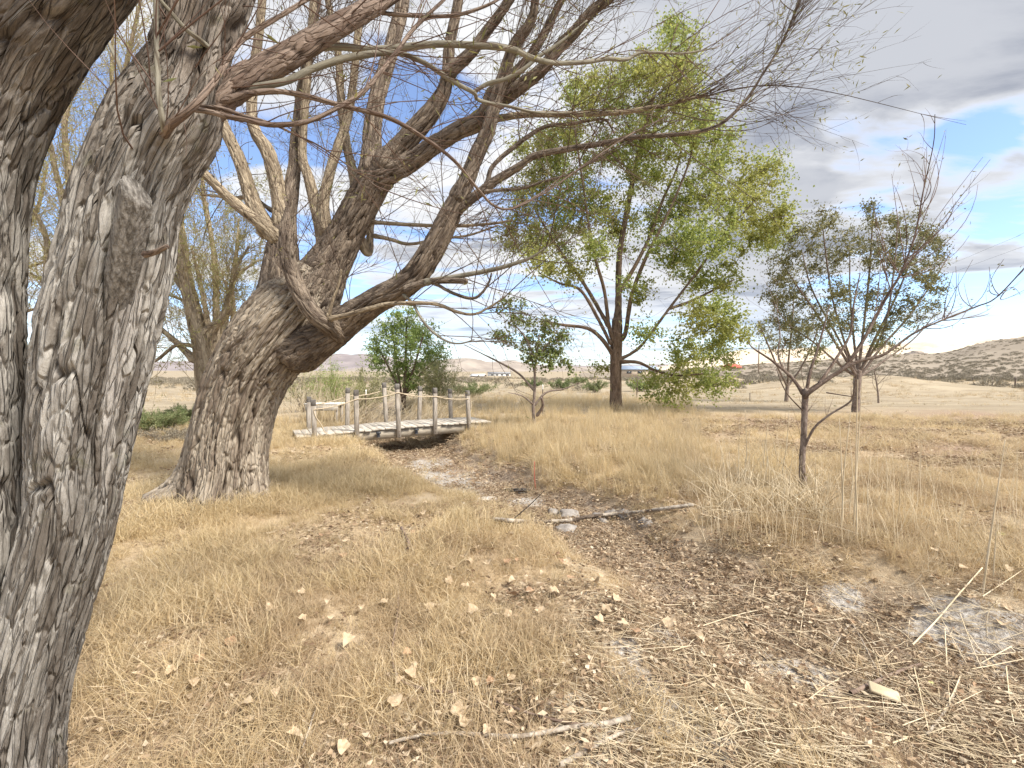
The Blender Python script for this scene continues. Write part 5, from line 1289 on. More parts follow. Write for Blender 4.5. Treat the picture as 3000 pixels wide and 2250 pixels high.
# short matted straw
parts_ = []
for (dens, a, b_, s0) in ((430, 1.2, 3.2, 0.85), (240, 3.2, 6.5, 1.0), (85, 6.5, 13, 1.35)):
    x, y, z, u, v, bm = field(dens, a, b_, rg)
    lit = in_poly(u, v, LITTER_NEAR) & (y < 5)
    br = in_poly(u, v, BROWN)
    pat = fbm2(x, y, 0.9, 3, 40.0)
    thin = np.clip(1.0 - 1.6 * np.clip(fbm2(x, y, 0.9, 3, 46.0) - 0.2, 0, 1), 0.4, 1)
    pr = thin * (1 - 0.97 * bm) * np.where(lit, 0.26 + 0.5 * (pat > 0.12), 1.0) * np.where(br, 0.35, 1.0) * np.clip(0.95 + 0.9 * pat, 0.3, 1)
    k = rg.random(len(x)) < pr
    k &= np.hypot(x - WB[0], y - WB[1]) > 0.40
    parts_.append((x[k], y[k], z[k], np.full(k.sum(), s0) * (0.65 + 0.65 * rg.random(k.sum())) * np.clip(1 + 0.9 * pat[k], 0.55, 1.5), pat[k]))
x = np.concatenate([p[0] for p in parts_]); y = np.concatenate([p[1] for p in parts_]); z = np.concatenate([p[2] for p in parts_]); sc = np.concatenate([p[3] for p in parts_]); pat = np.concatenate([p[4] for p in parts_])
n = len(x)
gold = (rg.random(n) < sstep(y - 0.5 * x + 0.8 * fbm2(x, y, 0.5, 2, 44.0), 2.5, 5.5) * 0.75 + 0.12)
idx = np.where(gold, 5 + rg.integers(0, 4, n), rg.integers(0, 5, n))
wind = 0.6 * n2(x, y, 0.7, 50.0)
scatter('dry_grass', 'short matted golden straw grass covering the banks', np.stack([x, y, z - 0.004], -1), rg.random(n) * 6.283, np.stack([rg.normal(size=n) * 0.2 + wind, rg.normal(size=n) * 0.2 - wind], -1), sc, idx, mats)
# tall standing grass on the right bank and round the bridge
parts_ = []
for (dens, a, b_, s0) in ((110, 2.6, 6.0, 0.9), (60, 6.0, 11.0, 1.0), (26, 11.0, 22, 1.15)):
    x, y, z, u, v, bm = field(dens, a, b_, rg)
    tb = in_poly(u, v, TALLBAND)
    pat = fbm2(x, y, 0.7, 3, 60.0)
    sparse = np.where((u > 2050) & (v > 1280), np.clip(0.40 + 1.2 * pat, 0.05, 0.9), np.clip(0.65 + 1.1 * pat, 0.12, 1))
    k = (rg.random(len(x)) < sparse * (1 - bm) * (tb + 0.0))
    k &= np.abs((np.stack([x, y], -1) - BO[:2]) @ EX[:2]) + 0 * x > -1
    lx = (np.stack([x, y], -1) - BO[:2]) @ EX[:2]; ly = (np.stack([x, y], -1) - BO[:2]) @ EY[:2]
    k &= ~((np.abs(lx) < 2.7) & (ly > -0.08) & (ly < BW + 0.1)) & ~((lx > -1.3) & (lx < 1.5) & (ly > -1.3) & (ly < 0))
    parts_.append((x[k], y[k], z[k], s0 * (0.6 + 0.6 * rg.random(k.sum())), u[k]))
n_ = 70; lx = -2.7 + 1.5 * rg.random(n_); ly = -0.75 + 0.62 * rg.random(n_)
q_ = BO + EX * lx[:, None] + EY * ly[:, None]
parts_.append((q_[:, 0], q_[:, 1], height(q_[:, 0], q_[:, 1]), 0.45 + 0.35 * rg.random(n_), np.full(n_, 900.0)))
# scattered taller tufts on the left bank
x, y, z, u, v, bm = field(7, 2.0, 9.0, rg)
k = (rg.random(len(x)) < (1 - bm) * np.clip(0.4 + 1.5 * fbm2(x, y, 1.1, 2, 70.0), 0, 1)) & ~in_poly(u, v, BROWN)
lx = (np.stack([x, y], -1) - BO[:2]) @ EX[:2]; ly = (np.stack([x, y], -1) - BO[:2]) @ EY[:2]
k &= ~((np.abs(lx) < 2.7) & (ly > -0.08) & (ly < BW + 0.1))
parts_.append((x[k], y[k], z[k], 0.3 + 0.35 * rg.random(k.sum()), u[k]))
x, y, z, sc, u = (np.concatenate([p[i] for p in parts_]) for i in range(5))
n = len(x)
pale = rg.random(n) < np.where(u > 2000, 0.7, 0.25)
sc = sc * np.where(u > 2050, 0.72, 1.0)
idx = np.where(pale, 4 + rg.integers(0, 3, n), rg.integers(0, 4, n))
scatter('tall_grass', 'tall pale dry grass standing on the far bank and round the bridge', np.stack([x, y, z - 0.01], -1), rg.random(n) * 6.283, rg.normal(size=(n, 2)) * 0.12, sc, idx, talls)
# litter in the channel, under the trees
parts_ = []
for (dens, a, b_, s0) in ((300, 1.2, 3.2, 1.0), (140, 3.2, 7.0, 1.25), (50, 7.0, 12, 1.8)):
    x, y, z, u, v, bm = field(dens, a, b_, rg)
    lit = (in_poly(u, v, LITTER_NEAR) & (y < 5)) * 0.85
    br = in_poly(u, v, BROWN) * np.clip(0.22 + 1.2 * fbm2(x, y * 2.5, 0.5, 3, 33.0), 0.02, 0.6)
    al = alkali_at(x, y)
    k = rg.random(len(x)) < np.maximum(np.maximum(bm, lit), np.maximum(br, np.clip(0.10 + 0.8 * fbm2(x, y, 0.9, 3, 46.0), 0.04, 0.4))) * np.clip(1.0 - 1.1 * al, 0.14, 1)
    parts_.append((x[k], y[k], z[k], s0 * (0.7 + 0.6 * rg.random(k.sum()))))
x, y, z, sc = (np.concatenate([p[i] for p in parts_]) for i in range(4)); n = len(x)
scatter('leaf_litter', 'brown leaf crumbs and broken straws strewn over the channel bed', np.stack([x, y, z + 0.002], -1), rg.random(n) * 6.283, rg.normal(size=(n, 2)) * 0.12, sc, rg.integers(0, 6, n), lits)
# stubble of the open field further out
x, y, z, u, v, bm = field(5.0, 12, 30, rg, 1.15)
x2, y2, z2, u2, v2, bm2 = field(1.0, 30, 70, rg, 1.1)
x, y, z, u, v = (np.concatenate(q) for q in ((x, x2), (y, y2), (z, z2), (u, u2), (v, v2)))
pat = fbm2(x, y, 0.35, 4, 80.0)
k = rg.random(len(x)) < np.clip(0.35 + 1.3 * pat, 0.03, 0.9) * np.where(in_poly(u, v, BROWN), 0.3, 1)
x, y, z = x[k], y[k], z[k]; n = len(x)
scatter('field_stubble', 'sparse pale stubble over the open field', np.stack([x, y, z - 0.01], -1), rg.random(n) * 6.283, rg.normal(size=(n, 2)) * 0.1, (0.5 + 0.6 * rg.random(n)) * np.clip(y / 22, 0.6, 2.0), rg.integers(0, 5, n), fars)
# sagebrush on the hillside and on the flats
def sage_tuft(rg):
    n = 160
    d = unit(rg.normal(size=(n, 3))); d[:, 2] = np.abs(d[:, 2])
    C = d * (0.25 + 0.25 * rg.random((n, 1))) * np.array((1, 1, 0.75))
    V, T, ti = leaves(C, d + rg.normal(size=(n, 3)) * 0.5, 0.16 + 0.1 * rg.random(n), 0.05, rg, 0.2, 0)
    return proto('t', V, None, T, {'tint': ti}, M['sage'])
sages = [sage_tuft(rg) for _ in range(4)]
from mathutils.bvhtree import BVHTree
vv = np.empty(len(hd.data.vertices) * 3, np.float32); hd.data.vertices.foreach_get('co', vv); vv = vv.reshape(-1, 3)
bvh = BVHTree.FromPolygons([tuple(q) for q in vv.tolist()], [tuple(p.vertices) for p in hd.data.polygons])
pts_ = []
rr_ = np.random.default_rng(72)
while len(pts_) < 3000:
    d = 60 + 190 * rr_.random() ** 1.7; u = 1900 + 1500 * rr_.random()
    x_ = (u - 1500) / F * d
    zg = hz(x_, d) if False else -50
    h_ = bvh.ray_cast(Vector((x_, d, 300)), Vector((0, 0, -1)))[0]
    if h_ is not None: pts_.append((x_, d, h_.z))
pts_ = np.array(pts_)
gz = height(pts_[:, 0], pts_[:, 1]); pts_[:, 2] = np.maximum(pts_[:, 2], gz)
x, y, z, u, v, bm = field(0.22, 30, 130, rg, 1.1)
k = rg.random(len(x)) < np.clip(0.45 + 1.6 * fbm2(x, y, 0.08, 3, 90.0), 0.03, 1) * np.where((u > 2150) | (y > 45), 1, 0.25)
pts_ = np.concatenate([pts_, np.stack([x[k], y[k], z[k]], -1)]); n = len(pts_)
scatter('sagebrush', 'grey sagebrush dotting the hillside and the far flats', pts_ - np.array((0, 0, 0.06)), rg.random(n) * 6.283, rg.normal(size=(n, 2)) * 0.05, 0.7 + 1.1 * rg.random(n) ** 2, rg.integers(0, 4, n), sages)
# leaning dead cattails behind the bridge
rg = np.random.default_rng(73)
n = 420
lx = -1.1 + 3.0 * rg.random(n); ly = BW + 0.5 + 1.7 * rg.random(n)
B = BO + EX * lx[:, None] + EY * ly[:, None]; B[:, 2] = height(B[:, 0], B[:, 1])
L = 0.7 + 0.7 * rg.random(n)
D = unit(np.stack([0.45 + 0.35 * rg.normal(size=n), 0.1 * rg.normal(size=n), np.ones(n)], -1))
s = np.linspace(0, 1, 6)
PT = B[:, None] + L[:, None, None] * (D[:, None] * s[None, :, None] + (rg.normal(size=(n, 1, 3)) * np.array((0.25, 0.2, 0.02)) + np.array((0.15, 0, -0.12))) * (s ** 2)[None, :, None])
V, Q = tubes(PT, 0.008 * (1 - 0.7 * s)[None] * np.ones((n, 1)), 3)
tag(build('cattails', V, Q, None, M['reed']), 'thicket of leaning dead cattail stalks behind the footbridge', kind='stuff')
n = 200
B = np.stack([*P(915, 1200, 12.5)[:2], 0.0])[None] + np.stack([rg.normal(size=n) * 0.8, rg.normal(size=n) * 0.8, np.zeros(n)], -1); B[:, 2] = height(B[:, 0], B[:, 1])
L = 0.8 + 0.8 * rg.random(n); D = unit(np.stack([0.2 * rg.normal(size=n), 0.2 * rg.normal(size=n), np.ones(n)], -1))
PT = B[:, None] + L[:, None, None] * (D[:, None] * s[None, :, None] + (rg.normal(size=(n, 1, 3)) * 0.15) * (s ** 2)[None, :, None])
V, Q = tubes(PT, 0.006 * (1 - 0.7 * s)[None] * np.ones((n, 1)), 3)
tag(build('cattails', V, Q, None, M['reed']), 'upright pale dead stalks behind the left end of the footbridge', kind='stuff')

# ------------------------------------------------------------------ things lying on the ground
def on_ground(px, up=0.012):
    return np.array([G(u, v) + np.array((0, 0, up)) for u, v in px])
def stick(name, label, px, r0, r1, mat, up=0.012, sides=10, cat='stick', group=None, **k):
    p_ = on_ground(px, up)
    r_ = np.linspace(r0, r1, len(p_))
    o = limb(name, p_, r_, M[mat], None, sides, 0.02, **{**dict(depth=0.002, pitch=0.02, stretch=3), **k})
    return tag(o, label, cat, group)
fb = on_ground([(1446, 1541), (1515, 1547), (1580, 1545), (1665, 1541), (1721, 1530), (1794, 1522), (1880, 1516), (1945, 1508), (2030, 1497)], 0.065)
root = empty('fallen_branch', fb[0], 'long thin fallen branch with peeling pale bark lying across the stones', 'branch')
limb('stem', fb, [0.017, 0.019, 0.020, 0.020, 0.019, 0.018, 0.017, 0.015, 0.010], M['bark_limb'], root, 14, 0.02, depth=0.004, pitch=0.02, seed=3)
for a_, b_ in ((0.0, 0.16), (0.42, 0.50), (0.64, 0.82), (0.86, 1.0)):
    q, rq = catmull(fb, [0.0225] * 9, 0.04); i0, i1 = int(a_ * (len(q) - 1)), int(b_ * (len(q) - 1))
    limb('peeled_wood', q[i0:i1 + 1] + np.array((0, -0.003, 0.003)), np.full(i1 + 1 - i0, 0.0195), M['stick_pale'], root, 12, 0.03, depth=0.002, pitch=0.02)
limb('twig', [fb[0] + (0.2, 0, 0.01), fb[0] + np.array((0.35, 0.12, 0.10)), fb[0] + np.array((0.5, 0.2, 0.22))], [0.007, 0.005, 0.003], M['bark_limb'], root, 8, 0.03, depth=0)
stick('fallen_stick', 'pale birch-like stick lying in the bottom centre foreground', [(1140, 2199), (1217, 2178), (1316, 2169), (1407, 2174), (1497, 2180), (1588, 2169), (1678, 2151), (1768, 2142), (1845, 2122)], 0.006, 0.011, 'stick_pale', 0.03)
stick('fallen_stick', 'grey stick rising from the bottom edge right of the birch-like stick', [(1640, 2265), (1746, 2205), (1818, 2169), (1877, 2155)], 0.010, 0.005, 'stick_pale', 0.03)
stick('fallen_stick', 'thin dark stick just above the pale birch-like stick', [(1362, 2092), (1447, 2074), (1542, 2106), (1620, 2128), (1700, 2144)], 0.004, 0.006, 'stick_dark', 0.03)
stick('fallen_stick', 'curved thin dark stick in the straw at centre', [(1167, 1726), (1165, 1812), (1151, 1907), (1151, 1961), (1172, 2011), (1235, 2038), (1330, 2050)], 0.004, 0.006, 'stick_dark', 0.035)
stick('fallen_stick', 'crooked stick across the grey crusted patch', [(1818, 2061), (1872, 2015), (1935, 2010), (2000, 2002), (2040, 1985)], 0.004, 0.003, 'stick_dark', 0.02)
stick('fallen_stick', 'thick dark broken stick near the tan tile', [(2492, 2046), (2560, 2015), (2650, 1975), (2700, 1960)], 0.011, 0.008, 'stick_dark', 0.03)
stick('fallen_stick', 'long straight pale stalk pointing up right at the right edge', [(2673, 1911), (2741, 1839), (2810, 1760), (2877, 1683)], 0.005, 0.004, 'reed', 0.05)
stick('fallen_stick', 'forked thin pale stick in the middle of the channel litter', [(2430, 1930), (2488, 1844), (2520, 1880), (2560, 1960), (2585, 2000)], 0.004, 0.004, 'stick_pale', 0.03)
stick('fallen_stick', 'short dark twig right of centre in the litter', [(1950, 1800), (1975, 1770), (2000, 1745), (2030, 1700), (2050, 1670)], 0.004, 0.003, 'stick_dark', 0.03)
stick('fallen_stick', 'grey stick leaning by the right edge of the litter', [(2715, 2170), (2760, 2110), (2790, 2060), (2815, 1990)], 0.006, 0.004, 'stick_pale', 0.03)
stick('fallen_stick', 'thin bent twig left of the fallen branch', [(1365, 1560), (1390, 1525), (1415, 1495), (1430, 1470)], 0.005, 0.003, 'stick_dark', 0.03)
stick('fallen_stick', 'thin twig reaching from the fallen branch towards the bleached board', [(1385, 1555), (1430, 1535), (1480, 1505), (1510, 1480)], 0.005, 0.003, 'stick_dark', 0.03)
stick('fallen_stick', 'grey twig lying on the near straw by the bottom left', [(885, 2215), (905, 2160), (920, 2110), (935, 2080)], 0.004, 0.003, 'stick_pale', 0.03)
# stones by the fallen branch
for i, (u, v, rx, ry, lab) in enumerate(((1618, 1506, 0.07, 0.06, 'small grey stone at the left of the stone row'), (1662, 1516, 0.15, 0.10, 'largest grey rounded stone behind the fallen branch'), (1655, 1556, 0.12, 0.08, 'flat stone just below the fallen branch'), (1580, 1540, 0.05, 0.05, 'little stone left of the largest one'), (1752, 1517, 0.08, 0.06, 'brownish stone right of the largest one'), (1790, 1509, 0.09, 0.07, 'second stone from the right behind the branch'), (1826, 1508, 0.08, 0.07, 'rightmost stone behind the fallen branch'), (1768, 1530, 0.06, 0.05, 'small stone touching the fallen branch'), (1893, 1536, 0.08, 0.07, 'pale stone under the right part of the branch'))):
    c = G(u, v)
    o = rock('stone', c + np.array((0, 0, 0.01)), np.array((rx, ry, min(rx, ry) * 1.1)), 80 + i, M['stone'], 0.75)
    tag(o, lab, 'stone', 'stones along the fallen branch')
# bleached board on the channel bed
def slab(name, label, cat, u, v, sx, sy, sz, rz, mat, tilt=0.0, up=0.0, bev=0.004, hole=False):
    c = G(u, v) + np.array((0, 0, sz / 2 + up))
    m3 = Euler((tilt, tilt * 0.6, rz)).to_matrix()
    V, Q = box_arrays(np.zeros(3), *(np.array(m3.col[i]) for i in range(3)), sx, sy, sz, bev)
    o = build(name, V, Q, None, M[mat], smooth=False)
    o.location = c
    return tag(o, label, cat)
slab('bleached_board', 'white weathered board lying on the channel bed', 'board', 1418, 1470, 0.36, 0.13, 0.03, R(20), 'white_board', 0.06, 0.02)
slab('tan_tile', 'small tan rounded tile lying in the litter at lower right', 'tile', 2590, 2052, 0.135, 0.07, 0.018, R(-28), 'tan_tile', 0.25, 0.04, 0.006)
c = G(1530, 1442)
pl = empty('plastic_edging', c, 'heap of black plastic strips on the channel bed', 'plastic')
for k in range(7):
    p0 = c + np.array((-0.28 + 0.02 * k, 0.10 - 0.035 * k, 0.02 + 0.012 * (k % 3))); p1 = p0 + np.array((0.50 + 0.05 * math.sin(k), -0.10 + 0.02 * k, 0.015))
    V, Q = box_arrays((p0 + p1) / 2, unit(p1 - p0), unit(np.cross((0, 0, 1), p1 - p0)), np.array((0, 0, 1.0)), np.linalg.norm(p1 - p0), 0.032, 0.006)
    adopt(build('strip', V, Q, None, M['black_plastic'], smooth=False), pl)
a_, b_ = G(1570, 1436), P(1566, 1352, G(1570, 1436)[1])
rs = empty('red_stake', a_, 'thin faded red stake standing beside the black plastic strips', 'stake')
limb('shaft', [a_ - (0, 0, 0.05), (a_ + b_) / 2 + np.array((-0.012, 0, 0)), b_], [0.007, 0.007, 0.006], M['red_stake'], rs, 8, 0.05, depth=0)
limb('foot', [a_ + np.array((0.0, 0, 0.01)), a_ + np.array((0.06, -0.03, 0.01))], [0.008, 0.005], M['red_stake'], rs, 8, 0.03, depth=0)
# strap with a metal ring
p_ = on_ground([(1176, 1568), (1188, 1590), (1196, 1612), (1198, 1632)], 0.07)
st_ = empty('strap_with_ring', p_[0], 'short dark webbing strap with a metal ring in the straw', 'strap')
limb('strap', p_, [0.014, 0.014, 0.013, 0.012], M['stick_dark'], st_, 8, 0.02, depth=0)
th = np.linspace(0, 2 * np.pi, 15)
rc = p_[-1] + np.array((-0.006, 0, -0.015))
limb('ring', [rc + np.array((math.cos(t) * 0.022, -0.01, math.sin(t) * 0.022)) for t in th], [0.004] * 15, M['metal_dark'], st_, 8, 0.01, depth=0)
# heap of bent straw on the bed in front of the bridge
rg = np.random.default_rng(90)
c = G(1212, 1312)
n = 46
A = c + np.stack([rg.normal(size=n) * 0.20, rg.normal(size=n) * 0.12, np.full(n, 0.02)], -1)
B2 = A + np.stack([0.25 * rg.normal(size=n), 0.2 * rg.normal(size=n), 0.10 + 0.22 * rg.random(n)], -1)
E = B2 + np.stack([0.2 + 0.2 * rg.normal(size=n), 0.2 * rg.normal(size=n), -0.12 - 0.1 * rg.random(n)], -1)
PT = np.stack([A, (A + B2) / 2, B2, (B2 + E) / 2, E], 1)
V, Q = tubes(PT, np.full((n, 5), 0.0055), 4)
tag(build('straw_heap', V, Q, None, M['reed']), 'heap of bent broken reed straw on the bed before the bridge', 'straw heap')
# standing dry reeds at the right, stalk by stalk
Z7 = lambda x, y: (2000 + 0.4521 * x, 750 + 0.4521 * y)
REEDS = [((235, 1190), (280, 1530)), ((405, 1000), (400, 1500)), ((540, 1170), (535, 1480)), ((690, 1000), (640, 1450)), ((560, 1040), (520, 1400)), ((1015, 1050), (1040, 1750)), ((1090, 1000), (1030, 1800)), ((1135, 800), (1130, 1860)), ((1165, 780), (1105, 1800)), ((2090, 1190), (1940, 2200)),
         ((520, 1160), (560, 1560)), ((205, 1370), (215, 1560)), ((480, 970), (640, 1400)), ((370, 1050), (360, 1480)), ((300, 1200), (330, 1560)), ((640, 1320), (650, 1640)), ((580, 1420), (600, 1700)), ((720, 1250), (700, 1600)), ((430, 1120), (440, 1560)), ((1085, 1180), (1075, 1700)), ((1220, 1300), (1200, 1720)), ((1320, 1250), (1310, 1640)), ((1550, 1200), (1540, 1600)), ((2040, 1650), (2010, 2100)), ((155, 1400), (170, 1580)), ((860, 1300), (840, 1640)), ((950, 1380), (960, 1700)), ((1420, 1350), (1400, 1700))]
for i, (tp, bt) in enumerate(REEDS):
    b = G(*Z7(*bt)); d = float(b[1]); t = P(*Z7(*tp), d + rg.normal() * 0.05)
    m_ = (b + t) / 2 + rg.normal(size=3) * 0.02
    r0 = 0.0065 if i < 10 else 0.0045
    o = limb('standing_reed', [b - (0, 0, 0.03), b + (m_ - b) * 0.5, m_, t], [r0, r0, r0 * 0.8, r0 * 0.35], M['reed'], None, 6, 0.05, depth=0)
    tag(o, 'dry pale reed stalk standing upright on the right bank by the bare fruit tree', 'reed', 'standing reed stalks')
# broken reed clump at the foot of the reeds
n = 600
C0 = np.array([G(*Z7(180 + 800 * rg.random(), 1480 + 260 * rg.random())) for _ in range(n)])
D = np.stack([0.35 * rg.normal(size=n), 0.25 * rg.normal(size=n), 0.2 + 0.8 * rg.random(n)], -1); D = unit(D)
L = 0.10 + 0.45 * rg.random(n) ** 1.5
s = np.linspace(0, 1, 5)
PT = C0[:, None] + L[:, None, None] * (D[:, None] * s[None, :, None] + (rg.normal(size=(n, 1, 3)) * 0.3 + np.array((0, 0, -0.25))) * (s ** 2)[None, :, None])
PT[..., 2] = np.maximum(PT[..., 2], C0[:, None, 2])
V, Q = tubes(PT, 0.0040 * (1 - 0.6 * s)[None] * np.ones((n, 1)), 3)
soup = Soup(); soup.add(V, Q)
n = 260
C0 = np.array([G(2060 + 940 * rg.random() ** 1.3, 1390 + 230 * rg.random()) for _ in range(n)])
D = unit(np.stack([0.16 * rg.normal(size=n), 0.12 * rg.normal(size=n), np.ones(n)], -1))
L = 0.25 + 0.5 * rg.random(n) ** 1.5
PT = C0[:, None] + L[:, None, None] * (D[:, None] * s[None, :, None] + (rg.normal(size=(n, 1, 3)) * 0.12) * (s ** 2)[None, :, None])
V, Q = tubes(PT, 0.0030 * (1 - 0.7 * s)[None] * np.ones((n, 1)), 3); soup.add(V, Q)
tag(soup.obj('reed_stubble', M['reed']), 'clump of short broken reed stems round the reed stalks', kind='stuff')
# reed stalks lying across the channel
Z9 = lambda x, y: (2000 + 0.4521 * x, 1500 + 0.4521 * y)
LAID = [((470, 735), (900, 990), (1230, 1110)), ((0, 730), (300, 990), (700, 1190)), ((700, 1190), (1000, 1250), (1550, 1300)), ((1340, 1120), (1750, 1240), (2212, 1330)), ((650, 400), (985, 435)), ((880, 800), (1200, 1000), (1480, 1010)), ((1150, 640), (1400, 800), (1480, 860)), ((1440, 1045), (1800, 1050), (2212, 995)), ((1900, 1070), (2212, 1180)), ((170, 1000), (300, 1270), (420, 1500)), ((400, 1100), (500, 1370), (620, 1600)), ((1000, 1400), (1450, 1500), (1760, 1430)), ((1050, 1545), (1340, 1550)), ((1480, 1490), (1900, 1650)), ((900, 540), (1080, 720), (1220, 900), (1290, 1090)), ((560, 330), (720, 440), (900, 540)), ((2130, 910), (1920, 1020)), ((2120, 915), (2210, 990)), ((1800, 1100), (1740, 1240), (1600, 1470)), ((1000, 530), (1180, 610)), ((0, 190), (260, 200)), ((330, 260), (560, 330)), ((2000, 1300), (2212, 1280)), ((1460, 1100), (1640, 1300)), ((780, 1300), (960, 1310)), ((690, 1290), (1100, 1560)), ((200, 1340), (280, 1270)), ((270, 1560), (360, 1550), (440, 1659)), ((2150, 1480), (2190, 1659)), ((2050, 1480), (2130, 1640)), ((1560, 880), (1900, 960), (2200, 950)), ((1700, 830), (2000, 950)), ((300, 900), (250, 1000)), ((620, 1600), (560, 1659)), ((1450, 1510), (1180, 1600))]
rg = np.random.default_rng(91)
def lay(pts2, r):
    p_ = [G(u, v) for u, v in pts2]
    p_ = np.array([q + np.array((0, 0, 0.02 + 0.025 * rg.random())) for q in p_])
    o = limb('fallen_reed', p_, np.linspace(r, r * 0.6, len(p_)), M['reed'], None, 6, 0.04, depth=0)
    tag(o, 'long dry straw coloured reed stalk lying flat in the channel litter', 'reed', 'fallen reed stalks')
for q in LAID: lay([Z9(*p) for p in q], 0.0042)
for _ in range(110):
    u = 1850 + 1150 * rg.random(); v = 1640 + 600 * rg.random()
    if v < 1640 + (u - 2000) * 0.12: continue
    a = R(32) + rg.normal() * 0.45; L_ = 60 + 240 * rg.random()
    pts2 = [(u, v), (u + L_ * 0.5 * math.cos(a), v + L_ * 0.5 * math.sin(a) + rg.normal() * 8), (u + L_ * math.cos(a), v + L_ * math.sin(a))]
    lay(pts2, 0.0022 + 0.0016 * rg.random())
n = 1500
U1 = 1650 + 1500 * rg.random(n); V1 = 1560 + 720 * rg.random(n) ** 0.8
kp = V1 > 1560 + 0.16 * np.abs(U1 - 1950) ; U1, V1 = U1[kp], V1[kp]; n = len(U1)
C0 = np.array([G(a_, b_) for a_, b_ in zip(U1, V1)])
az = np.where(rg.random(n) < 0.65, R(-35) + rg.normal(size=n) * 0.35, rg.random(n) * 6.283)
L = 0.06 + 0.30 * rg.random(n) ** 1.6
s = np.linspace(-0.5, 0.5, 5)
D = np.stack([np.cos(az), np.sin(az), 0 * az], -1)
PT = C0[:, None] + L[:, None, None] * (D[:, None] * s[None, :, None] + (rg.normal(size=(n, 1, 3)) * np.array((0.3, 0.3, 0))) * (s ** 2)[None, :, None])
PT[..., 2] = height(PT[..., 0], PT[..., 1]) + 0.012 + 0.02 * rg.random((n, 1)) + 0.04 * rg.random((n, 1)) * (s + 0.5)[None]
V, Q = tubes(PT, (0.0010 + 0.0012 * rg.random((n, 1))) * np.ones((1, 5)), 3)
tag(build('strewn_straw', V, Q, None, M['reed']), 'thin straws strewn all over the channel litter', kind='stuff')
# fallen cottonwood leaves
def leaf_mesh(seed):
    rg = np.random.default_rng(seed)
    out = [(0, -0.5), (0.16, -0.44), (0.36, -0.36), (0.47, -0.18), (0.45, 0.02), (0.32, 0.22), (0.15, 0.38), (0, 0.56), (-0.15, 0.38), (-0.32, 0.22), (-0.45, 0.02), (-0.47, -0.18), (-0.36, -0.36), (-0.16, -0.44)]
    out = np.array(out) * (1 + 0.10 * rg.normal(size=(14, 1)))
    mid = np.array([(0, -0.3), (0, 0.0), (0, 0.28)])
    P2 = np.concatenate([out, mid])
    cx, cy, tw = rg.normal() * 0.55, rg.normal() * 0.4, rg.normal() * 0.5
    z = (abs(cx) + 0.25) * P2[:, 0] ** 2 * 1.5 + cy * P2[:, 1] ** 2 + tw * P2[:, 0] * P2[:, 1] + 0.05 * rg.normal(size=17)
    V = np.stack([P2[:, 0], P2[:, 1], z - z.min() * 0.8], -1)
    T = [(0, 1, 14), (1, 2, 14), (2, 3, 14), (3, 15, 14), (3, 4, 15), (4, 5, 15), (5, 16, 15), (5, 6, 16), (6, 7, 16), (7, 8, 16), (8, 9, 16), (9, 15, 16), (9, 10, 15), (10, 11, 15), (11, 14, 15), (11, 12, 14), (12, 13, 14), (13, 0, 14)]
    # petiole
    k = len(V)
    V = np.concatenate([V, [V[0] + (-0.02, 0, 0), V[0] + (0.02, 0, 0), V[0] + np.array((0.05 * rg.normal(), -0.45, 0.05))]])
    T.append((k, k + 1, k + 2))
    return V, T
M['leaf_dry'] = simple('dry_pale_leaf', (0.44, 0.33, 0.21), (0.62, 0.50, 0.35), 2.5, 0.75, 0.2, 0, 'obj', 5, 0.2)
M['leaf_brown'] = simple('dry_brown_leaf', (0.33, 0.20, 0.12), (0.48, 0.33, 0.21), 2.5, 0.75, 0.2, 0, 'obj', 5, 0.15)
M['leaf_fresh'] = simple('yellow_green_leaf', (0.50, 0.47, 0.18), (0.60, 0.57, 0.28), 2.5, 0.7, 0.25, 0, 'obj', 5, 0.2)
lm = []
for i in range(14):
    V, T = leaf_mesh(100 + i)
    mt = M['leaf_dry'] if i < 9 else (M['leaf_brown'] if i < 13 else M['leaf_fresh'])
    o = build('fallen_leaf', V, None, T, mt); lm.append(o.data); bpy.data.objects.remove(o)
Z8 = lambda x, y: (1000 + 0.4521 * x, 1500 + 0.4521 * y)
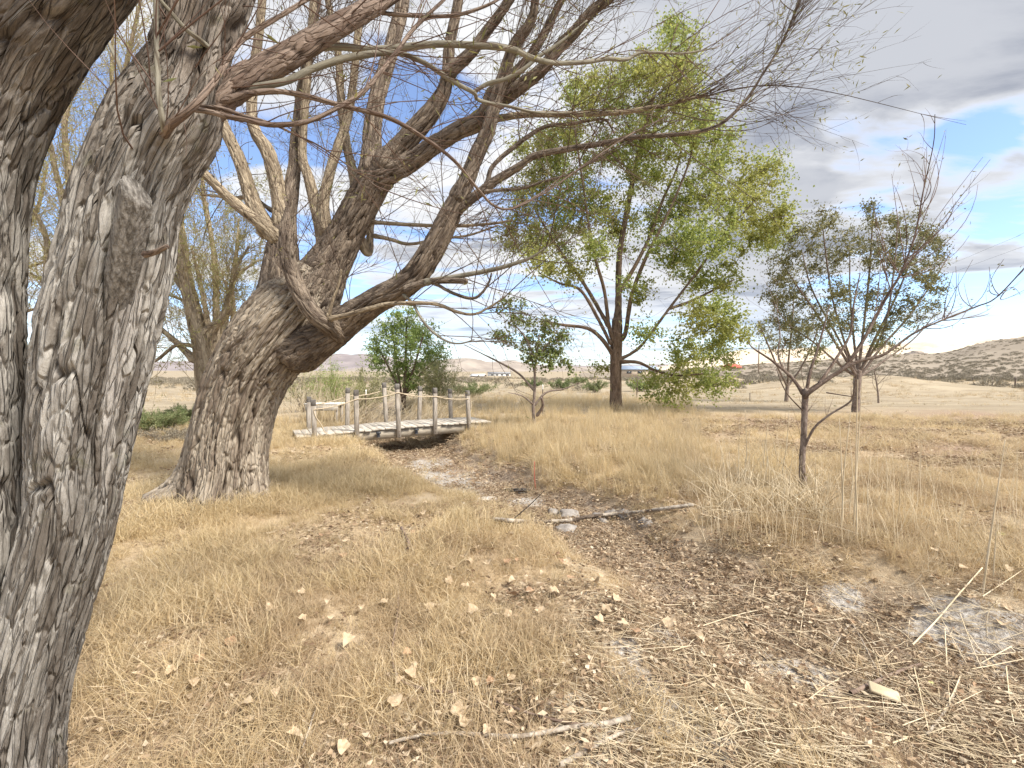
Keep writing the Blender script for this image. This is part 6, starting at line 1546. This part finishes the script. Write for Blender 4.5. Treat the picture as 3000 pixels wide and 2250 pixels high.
spots = [Z9(*p) for p in ((630, 430), (830, 620), (340, 1070), (880, 1170), (690, 1265), (430, 1190), (275, 1340), (1310, 985), (1250, 455), (1730, 710), (1860, 545), (100, 880), (770, 1035), (560, 455), (145, 45), (410, 225), (1090, 970), (910, 930), (1190, 1000), (410, 1080), (330, 770), (270, 770), (40, 600), (650, 520), (930, 640), (1920, 1170), (1600, 1310), (1530, 1420), (1130, 980), (30, 140), (80, 70), (290, 320), (180, 1250), (360, 1360))]
spots += [Z8(*p) for p in ((1105, 490), (1430, 360), (1395, 320), (1385, 570), (960, 505), (425, 975), (700, 495), (615, 210), (230, 160), (100, 250), (280, 365), (870, 150), (910, 150), (1755, 685), (2025, 610), (970, 1170), (1255, 1260), (1680, 1300), (2050, 1390), (1740, 1520), (1580, 1485), (1250, 1525), (1440, 990), (1120, 920), (1105, 1140), (1800, 160), (1900, 220), (1300, 440), (1470, 370), (1220, 560), (1690, 450), (800, 1450), (600, 1170), (1140, 350), (2140, 770), (2110, 940), (1560, 310), (330, 50))]
spots = [(u, v, None) for u, v in spots]
spots += [(*Z9(2060, 185), 13), (*Z9(20, 690), 13), (*Z9(1620, 1140), 13)]
while len(spots) < 296:
    u = 500 + 2500 * rg.random(); v = 1440 + 810 * rg.random() ** 0.8
    w = 0.15 + 0.85 * math.exp(-((v - (1600 + 0.22 * (u - 1500))) / 220) ** 2) if u > 1300 else 0.25
    if u < 1000: w *= 0.5
    if rg.random() < w: spots.append((u, v, None))
for (u, v, k) in spots:
    p = G(u, v)
    if p[1] > 9: continue
    rel_ = float(ditch(np.array([p[0]]), np.array([p[1]]))[0][0])
    up = 0.015 if (rel_ < 1.1 or v > 1900 and u > 1500) else 0.05
    i = k if k is not None else int(rg.integers(0, 13))
    if k is None and rg.random() < 0.45: i = int(rg.integers(0, 9))
    o = bpy.data.objects.new('fallen_leaf', lm[i]); col.objects.link(o)
    s_ = 0.034 + 0.040 * rg.random()
    o.scale = (s_, s_, s_)
    o.location = p + np.array((0, 0, up))
    o.rotation_euler = (rg.normal() * 0.30, rg.normal() * 0.30, rg.random() * 6.283)
    if i == 13: tag(o, 'fresh yellow green leaf lying among the dry litter', 'leaf', 'yellow green fallen leaves')
    elif i >= 9: tag(o, 'curled brown dead leaf lying on the straw and litter', 'leaf', 'brown fallen leaves')
    else: tag(o, 'curled pale tan dead leaf lying on the straw and litter', 'leaf', 'pale fallen leaves')
